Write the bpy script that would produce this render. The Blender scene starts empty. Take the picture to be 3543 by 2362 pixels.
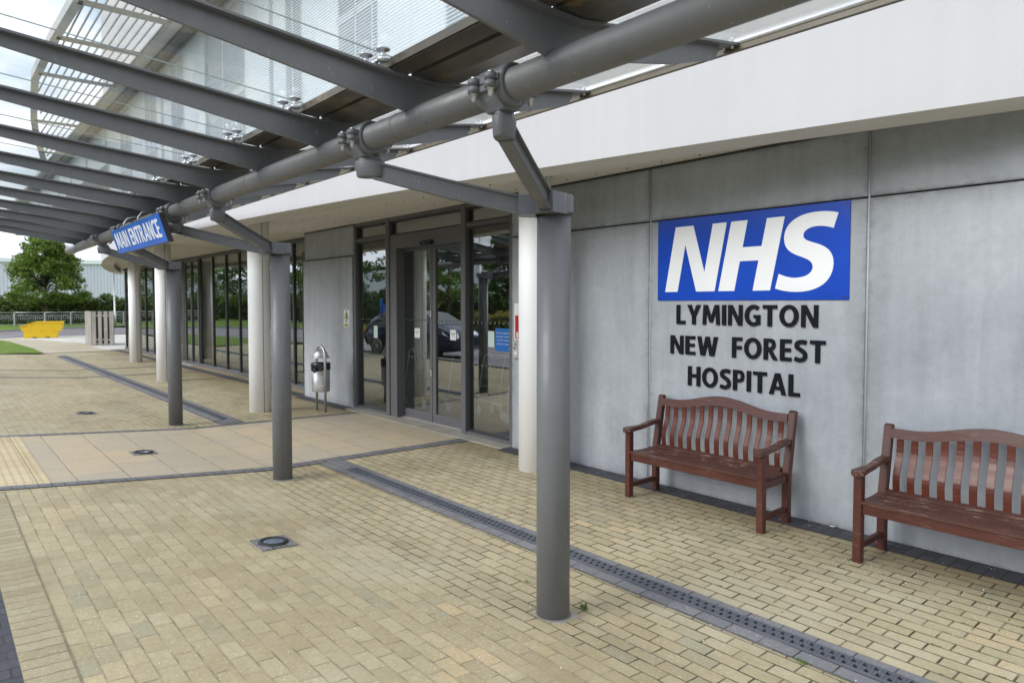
import bpy, bmesh, math, random
from mathutils import Vector, Matrix
R = math.radians
random.seed(7)
SC = bpy.context.scene
COL = SC.collection

# ---------------------------------------------------------------- camera
cam_d = bpy.data.cameras.new('camera'); cam = bpy.data.objects.new('camera', cam_d); COL.objects.link(cam)
cam.location = (0, 0, 1.82); cam.rotation_euler = (R(90 - 2.2), 0, 0)
cam_d.sensor_width = 36; cam_d.lens = 24.0; cam_d.shift_y = -0.01136
cam_d.clip_start = 0.05; cam_d.clip_end = 2000
cam_d.dof.use_dof = True; cam_d.dof.focus_distance = 5.2; cam_d.dof.aperture_fstop = 3.2
SC.camera = cam

# ---------------------------------------------------------------- world / sun
SUN_EL, SUN_AZ = R(29), R(-62)          # sun behind-left of the camera, veiled by cloud
w = bpy.data.worlds.new('World'); SC.world = w; w.use_nodes = True
nt = w.node_tree; nt.nodes.clear()
def wn(t, **k):
    n = nt.nodes.new(t)
    for a, b in k.items(): setattr(n, a, b)
    return n
out = wn('ShaderNodeOutputWorld'); bg = wn('ShaderNodeBackground'); bg.inputs[1].default_value = 0.12
sky = wn('ShaderNodeTexSky', sky_type='NISHITA', sun_disc=False, sun_elevation=SUN_EL, sun_rotation=R(180) + SUN_AZ)
sky.air_density = 1.2; sky.dust_density = 1.0
tc = wn('ShaderNodeTexCoord'); mp = wn('ShaderNodeMapping'); mp.inputs['Scale'].default_value = (1, 1, 2.6)
no = wn('ShaderNodeTexNoise'); no.inputs['Scale'].default_value = 2.1; no.inputs['Detail'].default_value = 9; no.inputs['Roughness'].default_value = .55
rp = wn('ShaderNodeValToRGB'); rp.color_ramp.elements[0].position = .33; rp.color_ramp.elements[1].position = .50
no2 = wn('ShaderNodeTexNoise'); no2.inputs['Scale'].default_value = 4.5; no2.inputs['Detail'].default_value = 6
cr2 = wn('ShaderNodeValToRGB'); e = cr2.color_ramp.elements
e[0].position = .3; e[0].color = (7.6, 8.3, 9.4, 1); e[1].position = .62; e[1].color = (10.2, 10.8, 11.8, 1)
mx = wn('ShaderNodeMixRGB')
L = nt.links.new
L(tc.outputs['Generated'], mp.inputs[0]); L(mp.outputs[0], no.inputs['Vector']); L(mp.outputs[0], no2.inputs['Vector'])
L(no.outputs['Fac'], rp.inputs[0]); L(no2.outputs['Fac'], cr2.inputs[0])
L(rp.outputs[0], mx.inputs[0]); L(sky.outputs[0], mx.inputs[1]); L(cr2.outputs[0], mx.inputs[2])
L(mx.outputs[0], bg.inputs[0]); L(bg.outputs[0], out.inputs[0])
sd_ = bpy.data.lights.new('sun', 'SUN'); sun = bpy.data.objects.new('sun', sd_); COL.objects.link(sun)
sd_.energy = 2.0; sd_.angle = R(34); sd_.color = (1, .98, .95)
sv = Vector((math.sin(SUN_AZ) * math.cos(SUN_EL), -math.cos(SUN_AZ) * math.cos(SUN_EL), math.sin(SUN_EL)))   # towards the sun
sun.rotation_euler = sv.to_track_quat('Z', 'Y').to_euler()
SC.view_settings.view_transform = 'Standard'; SC.view_settings.look = 'None'
SC.view_settings.exposure = 0.46; SC.view_settings.gamma = 1
SC.cycles.use_denoising = True
SC.cycles.max_bounces = 10; SC.cycles.transparent_max_bounces = 24; SC.cycles.caustics_reflective = False

# ---------------------------------------------------------------- site frame
# X = along the front (to the viewer's right), Y = towards the building, Z up
T0 = Vector((.0598, 2.914, 0)); ANG = math.atan2(-.76, .65)
def world(x, y, z=0):
    return Vector((T0.x + .65 * x + .76 * y, T0.y - .76 * x + .65 * y, z))
def H(x, y):
    s = -x; t = min(max((s - 22) / 10, 0), 1)
    return .065 * min(max(.9 - y, 0), 2.9) * (1 - t)

# ---------------------------------------------------------------- mesh builder
class MB:
    def __init__(s): s.v = []; s.f = []; s.uv = {}; s.sm = set()
    def add(s, vs, fs, smooth=False):
        o = len(s.v); s.v += [Vector(a) for a in vs]
        for f in fs:
            if smooth: s.sm.add(len(s.f))
            s.f.append([o + i for i in f])
        return s
    def box(s, x0, x1, y0, y1, z0, z1, m=None):
        vs = [Vector((x, y, z)) for z in (z0, z1) for y in (y0, y1) for x in (x0, x1)]
        if m is not None: vs = [m @ v for v in vs]
        return s.add(vs, [(0, 2, 3, 1), (4, 5, 7, 6), (0, 1, 5, 4), (2, 6, 7, 3), (0, 4, 6, 2), (1, 3, 7, 5)])
    def prism(s, pts, a, b, ax='x', m=None, smooth=False):
        """2D polygon extruded from a to b along axis ax; pts are in the two other axes"""
        def mk(p, t):
            v = {'x': (t, p[0], p[1]), 'y': (p[0], t, p[1]), 'z': (p[0], p[1], t)}[ax]
            v = Vector(v); return m @ v if m is not None else v
        n = len(pts); vs = [mk(p, a) for p in pts] + [mk(p, b) for p in pts]
        s.add(vs, [list(range(n))[::-1], [n + i for i in range(n)]])
        o = len(s.v) - 2 * n
        for i in range(n):
            j = (i + 1) % n
            if smooth: s.sm.add(len(s.f))
            s.f.append([o + i, o + j, o + n + j, o + n + i])
        return s
    def tube(s, pts, r, n=10, caps=True, rs=None):
        pts = [Vector(p) for p in pts]; k = len(pts); rings = []
        up = None
        for i, p in enumerate(pts):
            t = (pts[min(i + 1, k - 1)] - pts[max(i - 1, 0)]).normalized()
            if up is None:
                up = Vector((0, 0, 1)) if abs(t.z) < .9 else Vector((1, 0, 0))
            a = t.cross(up)
            if a.length < 1e-4: a = t.orthogonal()
            a.normalize(); b = a.cross(t).normalized(); up = b
            rr = rs[i] if rs else r
            rings.append([p + rr * (math.cos(2 * math.pi * j / n) * a + math.sin(2 * math.pi * j / n) * b) for j in range(n)])
        fs = []
        for i in range(k - 1):
            for j in range(n):
                fs.append((i * n + j, i * n + (j + 1) % n, (i + 1) * n + (j + 1) % n, (i + 1) * n + j))
        s.add([v for q in rings for v in q], fs, True)
        if caps:
            o = len(s.v) - k * n
            s.f.append([o + j for j in range(n)][::-1]); s.f.append([o + (k - 1) * n + j for j in range(n)])
        return s
    def cyl(s, x, y, z0, z1, r, n=24, r1=None):
        return s.tube([(x, y, z0), (x, y, z1)], r, n, rs=[r, r if r1 is None else r1])
    def lathe(s, prof, cx=0, cy=0, n=28, m=None):
        k = len(prof); vs = []
        for r, z in prof:
            for j in range(n):
                v = Vector((cx + r * math.cos(2 * math.pi * j / n), cy + r * math.sin(2 * math.pi * j / n), z))
                vs.append(m @ v if m is not None else v)
        fs = [(i * n + j, i * n + (j + 1) % n, (i + 1) * n + (j + 1) % n, (i + 1) * n + j) for i in range(k - 1) for j in range(n)]
        return s.add(vs, fs, True)
    def quad(s, a, b, c, d): return s.add([a, b, c, d], [(0, 1, 2, 3)])
    def bar(s, p, q, w_, h_, up=(0, 0, 1)):
        p = Vector(p); q = Vector(q); t = (q - p).normalized(); a = t.cross(Vector(up)).normalized(); b = a.cross(t)
        m = Matrix((( t.x, a.x, b.x, p.x), (t.y, a.y, b.y, p.y), (t.z, a.z, b.z, p.z), (0, 0, 0, 1)))
        return s.box(0, (q - p).length, -w_ / 2, w_ / 2, -h_ / 2, h_ / 2, m)

def build(name, mb, mat, parent=None, loc=None, bevel=0, uvf=None, fix=True, site=True):
    """links ONE mesh object; coordinates are site coordinates unless site is False"""
    if parent is not None: o0 = Vector(parent.get('_o', (0, 0, 0)))
    else: o0 = Vector(loc) if loc is not None else Vector((0, 0, 0))
    me = bpy.data.meshes.new(name); me.from_pydata([tuple(v - o0) for v in mb.v], [], mb.f)
    bm = bmesh.new(); bm.from_mesh(me)
    bm.faces.ensure_lookup_table()
    for i in mb.sm:
        if i < len(bm.faces): bm.faces[i].smooth = True
    if fix: bmesh.ops.recalc_face_normals(bm, faces=bm.faces)
    if bevel: bmesh.ops.bevel(bm, geom=list(bm.edges), offset=bevel, segments=2, affect='EDGES', clamp_overlap=True)
    uvl = bm.loops.layers.uv.new('UVMap')
    for f in bm.faces:
        nrm = f.normal
        for l in f.loops:
            c = l.vert.co + o0
            if uvf: l[uvl].uv = uvf(c)
            elif abs(nrm.z) > .7: l[uvl].uv = (c.x, c.y)
            elif abs(nrm.y) > .7: l[uvl].uv = (c.x, c.z)
            else: l[uvl].uv = (c.y, c.z)
    bm.to_mesh(me); bm.free()
    mats = mat if isinstance(mat, (list, tuple)) else [mat]
    for m_ in mats: me.materials.append(m_)
    ob = bpy.data.objects.new(name, me); COL.objects.link(ob)
    if parent is not None: ob.parent = parent; ob['_o'] = tuple(o0)
    elif site:
        ob.location = world(*o0); ob.rotation_euler = (0, 0, ANG); ob['_o'] = tuple(o0)
    else: ob.location = o0; ob['_o'] = tuple(o0)
    return ob
def thing(name, label, cat, loc=(0, 0, 0), group=None, site=True, rot=None):
    o = bpy.data.objects.new(name, None); COL.objects.link(o); o['_o'] = tuple(loc)
    o.empty_display_size = .2
    if site: o.location = world(*loc); o.rotation_euler = (0, 0, ANG)
    else: o.location = loc
    if rot is not None: o.rotation_euler = rot
    o['label'] = label; o['category'] = cat
    if group: o['group'] = group
    return o
def tag(o, label=None, cat=None, group=None, kind=None):
    if label: o['label'] = label
    if cat: o['category'] = cat
    if group: o['group'] = group
    if kind: o['kind'] = kind
    return o
def kids(o): return [c for c in bpy.data.objects if c.parent is o]
def copy_tree(o, parent=None, depth=0):
    ch = kids(o); c = o.copy(); COL.objects.link(c); c.parent = parent
    for k in ch: copy_tree(k, c, depth + 1)
    return c

# ---------------------------------------------------------------- materials
MT = {}
class NT:
    def __init__(s, name):
        s.m = bpy.data.materials.new(name); s.m.use_nodes = True; s.t = s.m.node_tree; s.t.nodes.clear()
        s.out = s.n('ShaderNodeOutputMaterial')
    def n(s, t, **k):
        a = s.t.nodes.new(t)
        for x, y in k.items():
            if x.startswith('i_'): a.inputs[x[2:].replace('_', ' ')].default_value = y
            else: setattr(a, x, y)
        return a
    def l(s, a, b): s.t.links.new(a, b)
    def math(s, op, a, b=None, c=None):
        q = s.n('ShaderNodeMath', operation=op)
        for i, v in enumerate((a, b, c)):
            if v is None: continue
            if isinstance(v, (int, float)): q.inputs[i].default_value = v
            else: s.l(v, q.inputs[i])
        return q.outputs[0]
    def mix(s, f, a, b, mode='MIX'):
        q = s.n('ShaderNodeMixRGB', blend_type=mode)
        for i, v in enumerate((f, a, b)):
            if isinstance(v, (int, float)): q.inputs[i].default_value = v
            elif isinstance(v, tuple): q.inputs[i].default_value = v if len(v) == 4 else v + (1,)
            else: s.l(v, q.inputs[i])
        return q.outputs[0]
    def noise(s, vec, scale, detail=4, rough=.55, dist=0):
        q = s.n('ShaderNodeTexNoise'); q.inputs['Scale'].default_value = scale; q.inputs['Detail'].default_value = detail
        q.inputs['Roughness'].default_value = rough; q.inputs['Distortion'].default_value = dist
        if vec is not None: s.l(vec, q.inputs['Vector'])
        return q.outputs['Fac']
    def ramp(s, fac, *stops):
        q = s.n('ShaderNodeValToRGB'); el = q.color_ramp.elements
        while len(el) < len(stops): el.new(.5)
        for i, (p, c) in enumerate(stops):
            el[i].position = p; el[i].color = (c, c, c, 1) if isinstance(c, (int, float)) else (c if len(c) == 4 else c + (1,))
        s.l(fac, q.inputs[0]); return q.outputs[0]
    def map(s, vec, scale=(1, 1, 1), rot=(0, 0, 0), loc=(0, 0, 0)):
        q = s.n('ShaderNodeMapping'); q.inputs['Scale'].default_value = scale; q.inputs['Rotation'].default_value = rot; q.inputs['Location'].default_value = loc
        s.l(vec, q.inputs[0]); return q.outputs[0]
    def obj(s): return s.n('ShaderNodeTexCoord').outputs['Object']
    def uv(s): return s.n('ShaderNodeTexCoord').outputs['UV']
    def principled(s, color, rough=.6, metal=0, spec=.5, bump=None, bstr=.3, bdist=.01, **k):
        b = s.n('ShaderNodeBsdfPrincipled')
        if isinstance(color, tuple): b.inputs['Base Color'].default_value = color if len(color) == 4 else color + (1,)
        else: s.l(color, b.inputs['Base Color'])
        if isinstance(rough, (int, float)): b.inputs['Roughness'].default_value = rough
        else: s.l(rough, b.inputs['Roughness'])
        b.inputs['Metallic'].default_value = metal; b.inputs['Specular IOR Level'].default_value = spec
        for a, v in k.items(): b.inputs[a.replace('_', ' ')].default_value = v
        if bump is not None:
            q = s.n('ShaderNodeBump'); q.inputs['Strength'].default_value = bstr; q.inputs['Distance'].default_value = bdist
            s.l(bump, q.inputs['Height']); s.l(q.outputs[0], b.inputs['Normal'])
        s.l(b.outputs[0], s.out.inputs[0]); return b

def paint(name, col, rough=.45, var=.12, scale=3, metal=0, bump=.0, spec=.5):
    t = NT(name); o = t.obj()
    n1 = t.noise(o, scale, 6); n2 = t.noise(o, scale * 9, 5)
    f = t.math('ADD', t.math('MULTIPLY', n1, .7), t.math('MULTIPLY', n2, .3))
    dk = tuple(c * (1 - var) for c in col); lt = tuple(min(1, c * (1 + var)) for c in col)
    c = t.ramp(f, (.3, dk), (.7, lt))
    r = t.ramp(n2, (.3, rough * .85), (.75, min(1, rough * 1.25)))
    t.principled(c, r, metal, spec, bump=n2 if bump else None, bstr=bump, bdist=.003)
    return t.m

def steelgrey(name, base, streak=.10):
    """painted structural steel: chalky patches, scuffs, small scratches"""
    t = NT(name); o = t.obj()
    a = t.noise(o, 2.2, 5); b = t.noise(t.map(o, (26, 26, 1.6)), 1.0, 4)
    f = t.math('ADD', t.math('MULTIPLY', a, .65), t.math('MULTIPLY', b, .35))
    c = t.ramp(f, (.3, tuple(x * (1 - streak) for x in base)), (.72, tuple(x * (1 + streak) for x in base)))
    sc = t.noise(t.map(o, (60, 60, 22), rot=(.5, .3, .2)), 1.0, 2)
    sm = t.ramp(sc, (.69, 0.), (.72, 1.)); sm2 = t.ramp(t.noise(o, 1.3, 2), (.44, 0.), (.56, .5)); c = t.mix(t.ramp(t.noise(t.map(o, loc=(7, 2, 5)), 3.3, 6, .7), (.56, 0.), (.70, .35)), c, tuple(x * .72 for x in base))
    c = t.mix(t.math('MULTIPLY', sm, sm2), c, (.42, .42, .41))
    r = t.ramp(t.noise(o, 7, 4), (.3, .34), (.7, .55))
    t.principled(c, r, 0, .5, bump=t.noise(o, 45, 3), bstr=.06, bdist=.003)
    return t.m
MT['steel'] = steelgrey('grey_paint', (.145, .150, .160))
MT['steel_tube'] = steelgrey('grey_tube_paint', (.150, .150, .150))
MT['white_col'] = paint('white_column_paint', (.90, .90, .90), .5, .015, 1.5)
MT['frame'] = paint('window_frame_paint', (.115, .115, .122), .42, .06, 3)
MT['frame_dark'] = paint('mullion_paint', (.04, .04, .043), .4, .05, 3)
MT['stainless'] = paint('stainless_steel', (.60, .60, .60), .46, .05, 8, metal=1)
MT['galv'] = paint('galvanised_steel', (.55, .56, .58), .42, .12, 14, metal=.85)
MT['black_gap'] = paint('dark_gap', (.02, .02, .02), .8, .1)
MT['blackbag'] = paint('black_plastic_bag', (.012, .012, .014), .25, .1)
MT['white'] = paint('white_plastic', (.72, .73, .74), .45, .02)
MT['red'] = paint('red_sign_face', (.42, .012, .015), .35, .03)
MT['blue_poster'] = paint('blue_poster', (.012, .12, .42), .4, .03)
MT['yellow_sign'] = paint('yellow_sign_face', (.55, .52, .05), .45, .05)
MT['charcoal'] = paint('charcoal_lettering', (.007, .008, .013), .6, .1, spec=.15)
MT['rubber'] = paint('black_rubber', (.02, .02, .021), .7, .1)
MT['carpaint'] = paint('dark_navy_car_paint', (.035, .045, .095), .14, .03, metal=.5, spec=1.)
MT['kerb'] = paint('kerb_concrete', (.33, .32, .30), .85, .12, 6, bump=.2)
MT['yellow_tub'] = paint('yellow_plastic', (.84, .55, .01), .45, .04)
MT['cream'] = paint('cream_downstand', (.62, .60, .55), .8, .05, 2)
MT['inner_wall'] = paint('inner_wall_paint', (.32, .34, .33), .8, .05)
MT['pale_glass_paper'] = paint('pale_paper_notice', (.48, .60, .58), .6, .02)

def m_render(name, col, bump=.35):
    t = NT(name); o = t.obj()
    g = t.noise(o, 110, 3, .7); a = t.noise(o, .8, 5); st = t.noise(t.map(o, (9, 9, .35)), 1, 4)
    c = t.ramp(t.math('ADD', t.math('MULTIPLY', a, .6), t.math('MULTIPLY', st, .4)), (.3, tuple(x * .93 for x in col)), (.6, col))
    drip = t.math('MULTIPLY', t.ramp(t.noise(t.map(o, (4, 4, .22)), 1, 4, .6), (.62, 0.), (.76, .30)), 1.)
    c = t.mix(drip, c, (.5, .5, .48))
    t.principled(c, .85, 0, .2, bump=g, bstr=bump, bdist=.004); return t.m
MT['seal'] = paint('pale_joint_seal', (.42, .45, .50), .6, .1, 5)
MT['render'] = m_render('white_render', (.50, .50, .505))
MT['soffit'] = m_render('soffit_paint', (.80, .775, .71), .05)

def m_concrete():
    t = NT('panel_concrete'); o = t.obj(); u = t.uv()
    a = t.noise(o, 1.1, 8, .6, .6); b = t.noise(t.map(o, (6, 6, .55)), 1, 5, .6); g = t.noise(o, 16, 6, .65)
    f = t.math('ADD', t.math('ADD', t.math('MULTIPLY', a, .5), t.math('MULTIPLY', b, .28)), t.math('MULTIPLY', g, .22))
    c = t.ramp(f, (.34, (.29, .308, .335)), (.5, (.375, .398, .43)), (.66, (.465, .49, .522)))
    cl = t.ramp(t.noise(o, 2.6, 7, .7, 1.2), (.56, 0.), (.72, .20)); c = t.mix(cl, c, (.60, .62, .645))
    dk = t.ramp(t.noise(t.map(o, (1, 1, 1), loc=(5, 3, 9)), 2.0, 6, .65, .8), (.60, 0.), (.76, .32)); c = t.mix(dk, c, (.25, .262, .28))
    v = t.n('ShaderNodeTexVoronoi'); v.inputs['Scale'].default_value = 62; t.l(o, v.inputs['Vector'])
    pore = t.math('MULTIPLY', t.ramp(v.outputs['Distance'], (.10, 1.), (.20, 0.)), t.ramp(t.noise(o, 5, 4), (.47, 0.), (.60, 1.)))
    c = t.mix(t.math('MULTIPLY', pore, .6), c, (.12, .12, .125))
    run = t.ramp(t.noise(t.map(o, (11, 11, .35), loc=(1, 8, 2)), 1, 5, .65), (.55, 0.), (.74, .16)); c = t.mix(run, c, (.20, .205, .21))
    # dirt along panel edges: UV is 0..1 across the panel in metres from the nearest edge
    s = t.n('ShaderNodeSeparateXYZ'); t.l(u, s.inputs[0])
    e = t.math('MINIMUM', s.outputs[0], s.outputs[1])
    e = t.math('ADD', e, t.math('MULTIPLY', t.math('SUBTRACT', t.noise(o, 7, 6, .7), .5), .14))
    ed = t.ramp(e, (.0, .55), (.03, .20), (.12, 0.)); c = t.mix(ed, c, (.135, .135, .135))
    h = t.math('SUBTRACT', t.math('MULTIPLY', g, .4), pore)
    t.principled(c, t.ramp(a, (.3, .55), (.7, .78)), 0, .35, bump=h, bstr=.25, bdist=.004); return t.m
MT['concrete'] = m_concrete()

def m_paver(name, stops, mortar, size=(.2, .1), spark=.5, moss=.5, gap=.0045, patch=True, swap=False):
    t = NT(name); u0 = t.uv()
    u = t.map(u0, rot=(0, 0, math.pi / 2)) if swap else u0
    wob = t.n('ShaderNodeMixRGB', blend_type='ADD'); wob.inputs[0].default_value = 1
    nn = t.n('ShaderNodeTexNoise'); nn.inputs['Scale'].default_value = 3.0; nn.inputs['Detail'].default_value = 3
    t.l(u, nn.inputs['Vector'])
    vm = t.n('ShaderNodeVectorMath', operation='SCALE'); vm.inputs['Scale'].default_value = .007; t.l(nn.outputs['Color'], vm.inputs[0])
    t.l(u, wob.inputs[1]); t.l(vm.outputs[0], wob.inputs[2]); uu = wob.outputs[0]
    br = t.n('ShaderNodeTexBrick'); br.offset = .5
    br.inputs['Color1'].default_value = (0, 0, 0, 1); br.inputs['Color2'].default_value = (1, 1, 1, 1); br.inputs['Mortar'].default_value = (.5, .5, .5, 1)
    br.inputs['Scale'].default_value = 1; br.inputs['Mortar Size'].default_value = gap; br.inputs['Mortar Smooth'].default_value = .15
    br.inputs['Bias'].default_value = 0; br.inputs['Brick Width'].default_value = size[0]; br.inputs['Row Height'].default_value = size[1]
    t.l(uu, br.inputs['Vector'])
    s = t.n('ShaderNodeSeparateColor'); t.l(br.outputs['Color'], s.inputs[0]); val = s.outputs[0]
    big = t.noise(u0, .55, 5, .6); fine = t.noise(u0, 34, 5, .7); mid = t.noise(u0, 3.0, 5, .6)
    f = t.math('ADD', t.math('MULTIPLY', val, .16), t.math('ADD', t.math('MULTIPLY', big, .52), t.math('MULTIPLY', mid, .32)))
    c = t.ramp(f, *stops)
    if patch:   # warmer and sandier stones in drifts
        pm = t.math('MULTIPLY', t.ramp(t.noise(t.map(u0, loc=(3.3, 1.7, 0)), .8, 3), (.56, 0.), (.64, .55)), t.ramp(val, (.45, 0.), (.9, 1.)))
        c = t.mix(pm, c, (.60, .44, .24)); gm_ = t.math('MULTIPLY', t.ramp(t.noise(t.map(u0, loc=(9, 4, 0)), 1.3, 3), (.5, 0.), (.6, .5)), t.ramp(val, (.1, 1.), (.35, 0.))); c = t.mix(gm_, c, (.33, .33, .24))
    c = t.mix(t.ramp(fine, (.35, .30), (.65, 0.)), c, tuple(x * .55 for x in stops[0][1]))
    v = t.n('ShaderNodeTexVoronoi'); v.inputs['Scale'].default_value = 62; t.l(u0, v.inputs['Vector'])
    vs = t.n('ShaderNodeSeparateColor'); t.l(v.outputs['Color'], vs.inputs[0])
    sp = t.math('MULTIPLY', t.ramp(v.outputs['Distance'], (.16, 1.), (.30, 0.)), t.ramp(vs.outputs[0], (.60, 0.), (.72, 1.)))
    sp = t.math('MULTIPLY', sp, t.ramp(t.noise(u0, .9, 3), (.35, .2), (.62, 1.)))
    c = t.mix(t.math('MULTIPLY', sp, spark), c, (.75, .72, .64))
    ds = t.math('MULTIPLY', t.ramp(v.outputs['Distance'], (.14, 1.), (.28, 0.)), t.ramp(vs.outputs[1], (.80, 0.), (.86, 1.)))
    c = t.mix(t.math('MULTIPLY', ds, .45), c, (.10, .085, .06))
    if patch:
        ys = t.n('ShaderNodeSeparateXYZ'); t.l(u0, ys.inputs[0])      # grime collecting along the foot of the wall, and drifts of dirt
        wy = t.math('ADD', ys.outputs[1], t.math('MULTIPLY', t.math('SUBTRACT', t.noise(u0, 1.6, 5, .65), .5), 1.3))
        c = t.mix(t.ramp(t.math('DIVIDE', wy, 4.), (.66, 0.), (.86, .5)), c, (.20, .145, .06))
        c = t.mix(t.ramp(t.noise(t.map(u0, scale=(.5, 1.2, 1), loc=(2, 7, 0)), 1.1, 6, .65), (.50, 0.), (.68, .42)), c, (.23, .185, .11))
        c = t.mix(t.ramp(t.noise(t.map(u0, loc=(12, 3, 0)), .7, 4, .6), (.52, 0.), (.70, .35)), c, (.52, .49, .38))
        sp2 = t.ramp(t.noise(t.map(u0, loc=(4, 4, 4)), 7., 2, .5), (.76, 0.), (.79, .5)); c = t.mix(sp2, c, (.12, .11, .09))
    mo = br.outputs['Fac']
    jn = t.ramp(t.noise(u0, 5.0, 3), (.35, .35), (.58, 1.))
    mc = t.mix(t.ramp(t.noise(u0, 2.2, 5, .7), (.58, 0.), (.66, moss)), mortar, (.10, .17, .025))
    jf = t.math('MULTIPLY', mo, jn)
    if patch:   # sand filled joints out in the open, deeper open joints beyond the drain
        yq = t.n('ShaderNodeSeparateXYZ'); t.l(u0, yq.inputs[0])
        open_ = t.ramp(t.math('ADD', yq.outputs[1], t.math('MULTIPLY', t.noise(u0, .7, 3), .8)), (.9, 0.), (1.0, 1.))
        mc = t.mix(open_, t.mix(t.ramp(t.noise(u0, 9., 3), (.4, 0.), (.62, 1.)), (.20, .165, .105), (.37, .31, .20)), mc)
    c = t.mix(jf, c, mc)
    h = t.math('ADD', t.math('MULTIPLY', t.math('SUBTRACT', 1., mo), 1.), t.math('ADD', t.math('MULTIPLY', fine, .42), t.math('MULTIPLY', val, .30)))
    t.principled(c, t.ramp(big, (.3, .62), (.7, .85)), 0, .35, bump=h, bstr=.55, bdist=.006); return t.m
MT['paver'] = m_paver('buff_block_paving', [(.34, (.39, .325, .195)), (.5, (.475, .405, .255)), (.66, (.55, .48, .32))], (.060, .048, .028), size=(.2, .1), gap=.0062, spark=.75, moss=.8)
MT['paver_out'] = m_paver('open_buff_block_paving', [(.34, (.355, .292, .172)), (.5, (.435, .368, .228)), (.66, (.51, .442, .29))], (.060, .048, .028), size=(.19, .098), gap=.0052, spark=.8, moss=.4)
MT['paver_dark'] = m_paver('charcoal_block_paving', [(.3, (.15, .148, .155)), (.5, (.205, .202, .212)), (.7, (.27, .268, .277))], (.03, .03, .03), spark=.7, moss=.3, patch=False)
MT['paver_darkest'] = m_paver('darkest_block_paving', [(.3, (.05, .05, .06)), (.5, (.075, .076, .086)), (.7, (.11, .11, .122))], (.018, .018, .018), size=(.2, .1), spark=.12, moss=.1, patch=False, swap=True)  # block strips in a darker tone than the drain margins
MT['paver_band'] = m_paver('charcoal_soldier_course', [(.3, (.13, .13, .14)), (.5, (.175, .175, .188)), (.7, (.22, .22, .233))], (.03, .03, .03), size=(.2, .1), spark=.5, moss=.2, patch=False, swap=False)
MT['paver_soldier'] = m_paver('buff_soldier_course', [(.34, (.31, .26, .155)), (.5, (.38, .325, .205)), (.66, (.44, .385, .25))], (.19, .155, .095), size=(.1, .2), gap=.006, spark=.75, patch=False)
MT['slab'] = m_paver('sandy_entrance_slabs', [(.34, (.43, .385, .31)), (.5, (.50, .42, .30)), (.66, (.58, .46, .29))], (.14, .11, .07), size=(.88, .44), spark=.25, moss=.05, gap=.004, patch=False)
MT['tan'] = m_paver('pale_resin_path', [(.3, (.42, .37, .27)), (.5, (.50, .44, .33)), (.7, (.57, .51, .39))], (.30, .26, .19), size=(.9, .45), spark=.1, moss=0, gap=.003, patch=False)

def m_simple_ground(name, a, b, scale=3, rough=.9, fine=60, bump=.4):
    t = NT(name); o = t.obj()
    f = t.math('ADD', t.math('MULTIPLY', t.noise(o, scale, 6), .6), t.math('MULTIPLY', t.noise(o, fine, 4, .7), .4))
    t.principled(t.ramp(f, (.35, a), (.65, b)), rough, 0, .2, bump=t.noise(o, fine, 4, .7), bstr=bump, bdist=.01); return t.m
MT['asphalt'] = m_simple_ground('asphalt', (.20, .188, .205), (.28, .262, .28), .4)
MT['apron'] = m_simple_ground('pale_concrete_apron', (.54, .52, .49), (.66, .64, .60), .5)
MT['grass'] = m_simple_ground('grass', (.085, .15, .018), (.17, .25, .035), 2, bump=.8)
MT['gravel'] = m_simple_ground('gravel', (.16, .12, .07), (.52, .43, .30), 40, fine=70, bump=1)
MT['sill'] = m_simple_ground('concrete_sill', (.30, .285, .245), (.43, .41, .36), 3)
MT['pinkline'] = m_simple_ground('faded_red_line', (.30, .16, .16), (.38, .22, .22), 3)
MT['white_line'] = m_simple_ground('white_road_line', (.5, .5, .5), (.65, .65, .65), 3)
MT['floor_in'] = m_simple_ground('ribbed_entrance_matting', (.10, .105, .10), (.17, .175, .165), 6)

def m_tactile():
    t = NT('tactile_slabs'); u = t.uv()
    s = t.n('ShaderNodeSeparateXYZ'); t.l(u, s.inputs[0])
    def cell(v, p): return t.math('SUBTRACT', t.math('FRACT', t.math('DIVIDE', v, p)), .5)
    a = cell(s.outputs[0], .067); b = cell(s.outputs[1], .067)
    d = t.math('SQRT', t.math('ADD', t.math('MULTIPLY', a, a), t.math('MULTIPLY', b, b)))
    blis = t.ramp(d, (.22, 1.), (.34, 0.))
    br = t.n('ShaderNodeTexBrick'); br.offset = 0; br.inputs['Color1'].default_value = (0, 0, 0, 1); br.inputs['Color2'].default_value = (1, 1, 1, 1)
    br.inputs['Scale'].default_value = 1; br.inputs['Mortar Size'].default_value = .004; br.inputs['Brick Width'].default_value = .4; br.inputs['Row Height'].default_value = .4
    t.l(u, br.inputs['Vector'])
    c = t.mix(br.outputs['Color'], (.50, .40, .24), (.60, .50, .32)); c = t.mix(br.outputs['Fac'], c, (.2, .15, .08))
    ringm = t.ramp(d, (.26, 0.), (.33, .55), (.42, 0.)); c = t.mix(ringm, c, (.30, .22, .11))
    t.principled(c, .8, 0, .3, bump=blis, bstr=.8, bdist=.006); return t.m
MT['tactile'] = m_tactile()

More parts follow.
